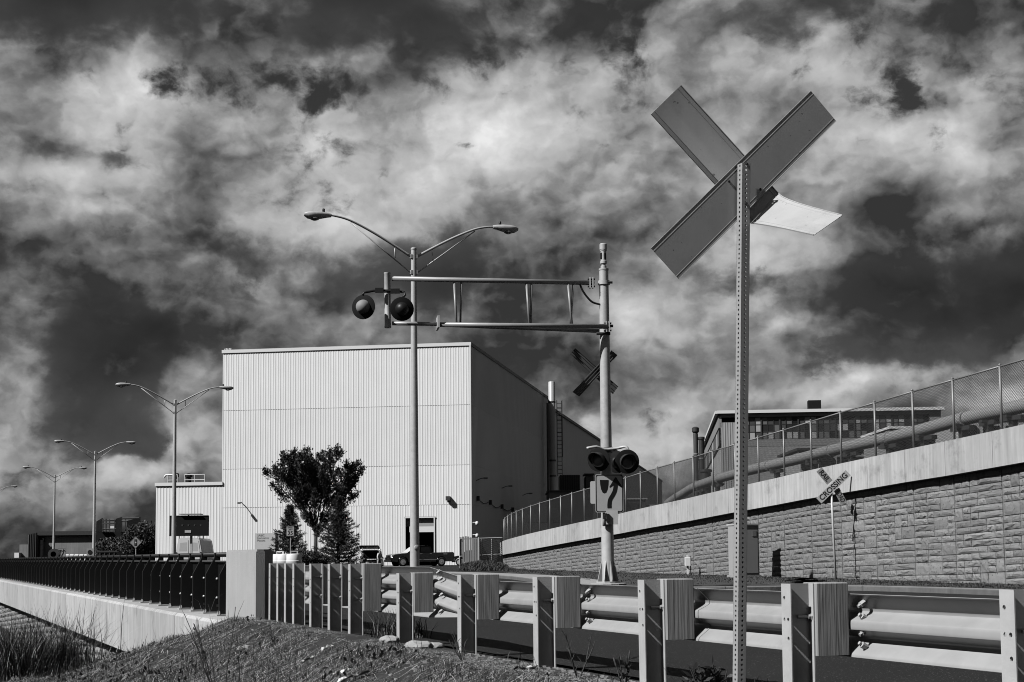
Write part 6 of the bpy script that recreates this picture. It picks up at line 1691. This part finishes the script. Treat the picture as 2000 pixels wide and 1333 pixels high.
weed(470, 15.5, .38, 42, 'single dry stalk with a fuzzy head before the end post', stems=1, sway=.05, seedhead=True)
weed(690, 14.5, .30, 49, 'thin dry stalk leaning before the thrie beam posts', stems=2, sway=.5)
weed(1127, 10.9, .36, 43, 'small bare forked plant under the timber block in the middle', stems=4, sway=.45)
weed(905, 12.6, .32, 50, 'thin twigs growing beside the foot of a guardrail post', stems=4, sway=.6)
for i, (px, Y, h, l) in enumerate(((1372, 9.15, .26, 16), (1396, 9.2, .25, 18), (1345, 9.3, .20, 12), (1478, 8.75, .16, 10), (1420, 9.3, .14, 10))):
    weed(px, Y, h, 60+i, ('leafy dark weed left of the sign post, tallest of its patch', 'leafy dark weed close to the sign post on its left', 'low leafy weed farthest left of the sign post', 'low leafy weed just right of the sign post', 'short weed at the foot of the sign post')[i], leaves=l, lw=.032, stems=5, sway=.35)
for i, (px, Y, h) in enumerate(((1640, 7.7, .23), (1662, 7.6, .18), (1620, 7.8, .16), (1830, 6.95, .14), (1925, 6.7, .12), (1215, 10.2, .2))):
    weed(px, Y, h, 70+i, ('foxtail weeds under the timber block on the right', 'smaller foxtail weeds right of the timber block foot', 'sparse foxtails left of the right-hand timber block', 'short foxtail under the rail near the right edge', 'foxtail at the foot of the last post on the right', 'wispy weed under the rail right of the middle block')[i], leaves=9, lw=.026, stems=5, sway=.30, seedhead=True, dz=0.0)
# stones and scraps of litter
rr = random.Random(77)
def pebble(px, Y, s, mt, name, label, cat, flat=.5):
    X = hx(px, Y); z = float(gh(X, Y)); b = V(X, Y, z); bm = bmesh.new(); bmesh.ops.create_icosphere(bm, subdivisions=2, radius=1)
    me = bpy.data.meshes.new(name); a = rr.uniform(0, 3)
    for q in bm.verts:
        k = 1+.22*math.sin(q.co.x*3+a)*math.cos(q.co.y*4+a)+rr.uniform(-.08, .08); q.co = V(q.co.x*s*k, q.co.y*s*.7*k, q.co.z*s*flat*k+s*flat*.5)
    bm.to_mesh(me); bm.free(); me.materials.append(mt); o = bpy.data.objects.new(name, me); COL.objects.link(o); o.location = b; o.rotation_euler.z = a
    tag(o, label, cat); return o
pebble(818, 14.6, .16, M['rock'], 'stone', 'flat pale stone lying in front of the post beside the stepped beam', 'stone', .35)
pebble(762, 15.8, .13, M['rock'], 'stone', 'long pale stone at the foot of the post under the beam end', 'stone', .35)
pebble(848, 14.9, .10, M['rock'], 'stone', 'small pale stone right of the flat stone', 'stone', .4)
def scrap(px, Y, l, w, label):
    X = hx(px, Y); vs = []; n = 7; a = rr.uniform(-.5, .5)
    for i in range(n):
        for s in (-1, 1):
            x = X+math.cos(a)*l*(i/(n-1)-.5)-math.sin(a)*s*w*rr.uniform(.2, 1); y = Y+math.sin(a)*l*(i/(n-1)-.5)+math.cos(a)*s*w*rr.uniform(.2, 1)
            vs.append(V(x, y, float(gh(x, y))+.03+rr.uniform(0, .04)))
    mb = MB().add(vs, [(2*i, 2*i+1, 2*i+3, 2*i+2) for i in range(n-1)]); mb.add([v-Z*.006 for v in vs], [(2*i, 2*i+1, 2*i+3, 2*i+2) for i in range(n-1)])
    tag(mb.build('litter_scrap', M['litter'], loc=(X, Y, float(gh(X, Y)))), label, 'litter', 'pale scraps of litter on the embankment')
for px, Y, l, w, lb in ((690, 13.4, .30, .03, 'long bright scrap of litter in the middle of the embankment'), (668, 13.9, .16, .025, 'short bright scrap beside the long one on the embankment'), (602, 15.6, .14, .03, 'bright scrap lying just below the closely spaced posts'), (578, 12.6, .1, .03, 'bright scrap left of centre on the embankment'), (598, 12.0, .12, .03, 'small bright scrap low on the embankment'), (640, 15.9, .12, .025, 'bright chip high on the embankment below the posts'), (618, 12.4, .08, .02, 'tiny bright chip low on the embankment'), (1025, 11.6, .2, .02, 'pale curled scrap beside the middle post foot'), (78, 24.0, .2, .05, 'pale scrap among the weeds at the lower left')):
    scrap(px, Y, l, w, lb)
chips = MB()
for k in range(2600):
    Y = rr.uniform(8, 24); s = rr.uniform(.1, 5.2); X = float(fx(Y))-s/.93; z = float(gh(X, Y)); q = rr.uniform(.004, .016)*(2.2 if rr.random() < .03 else 1)
    a = rr.uniform(0, 3); u = V(math.cos(a), math.sin(a), rr.uniform(-.4, .4)).normalized(); w = u.cross(Z).normalized()
    chips.box(V(X, Y, z+q*.6), (q*2, q*1.3, q), [u, w, u.cross(w)])
for k in range(900):
    Y = rr.uniform(8.5, 14); s = rr.uniform(-.15, .7); X = float(fx(Y))-s/.93; z = float(gh(X, Y)); q = rr.uniform(.005, .014)
    chips.box(V(X, Y, z+q*.5), (q*2, q*1.5, q))
tag(chips.build('gravel', M['rock']), 'scattered pale gravel and chips on the embankment', 'gravel', None, 'stuff')
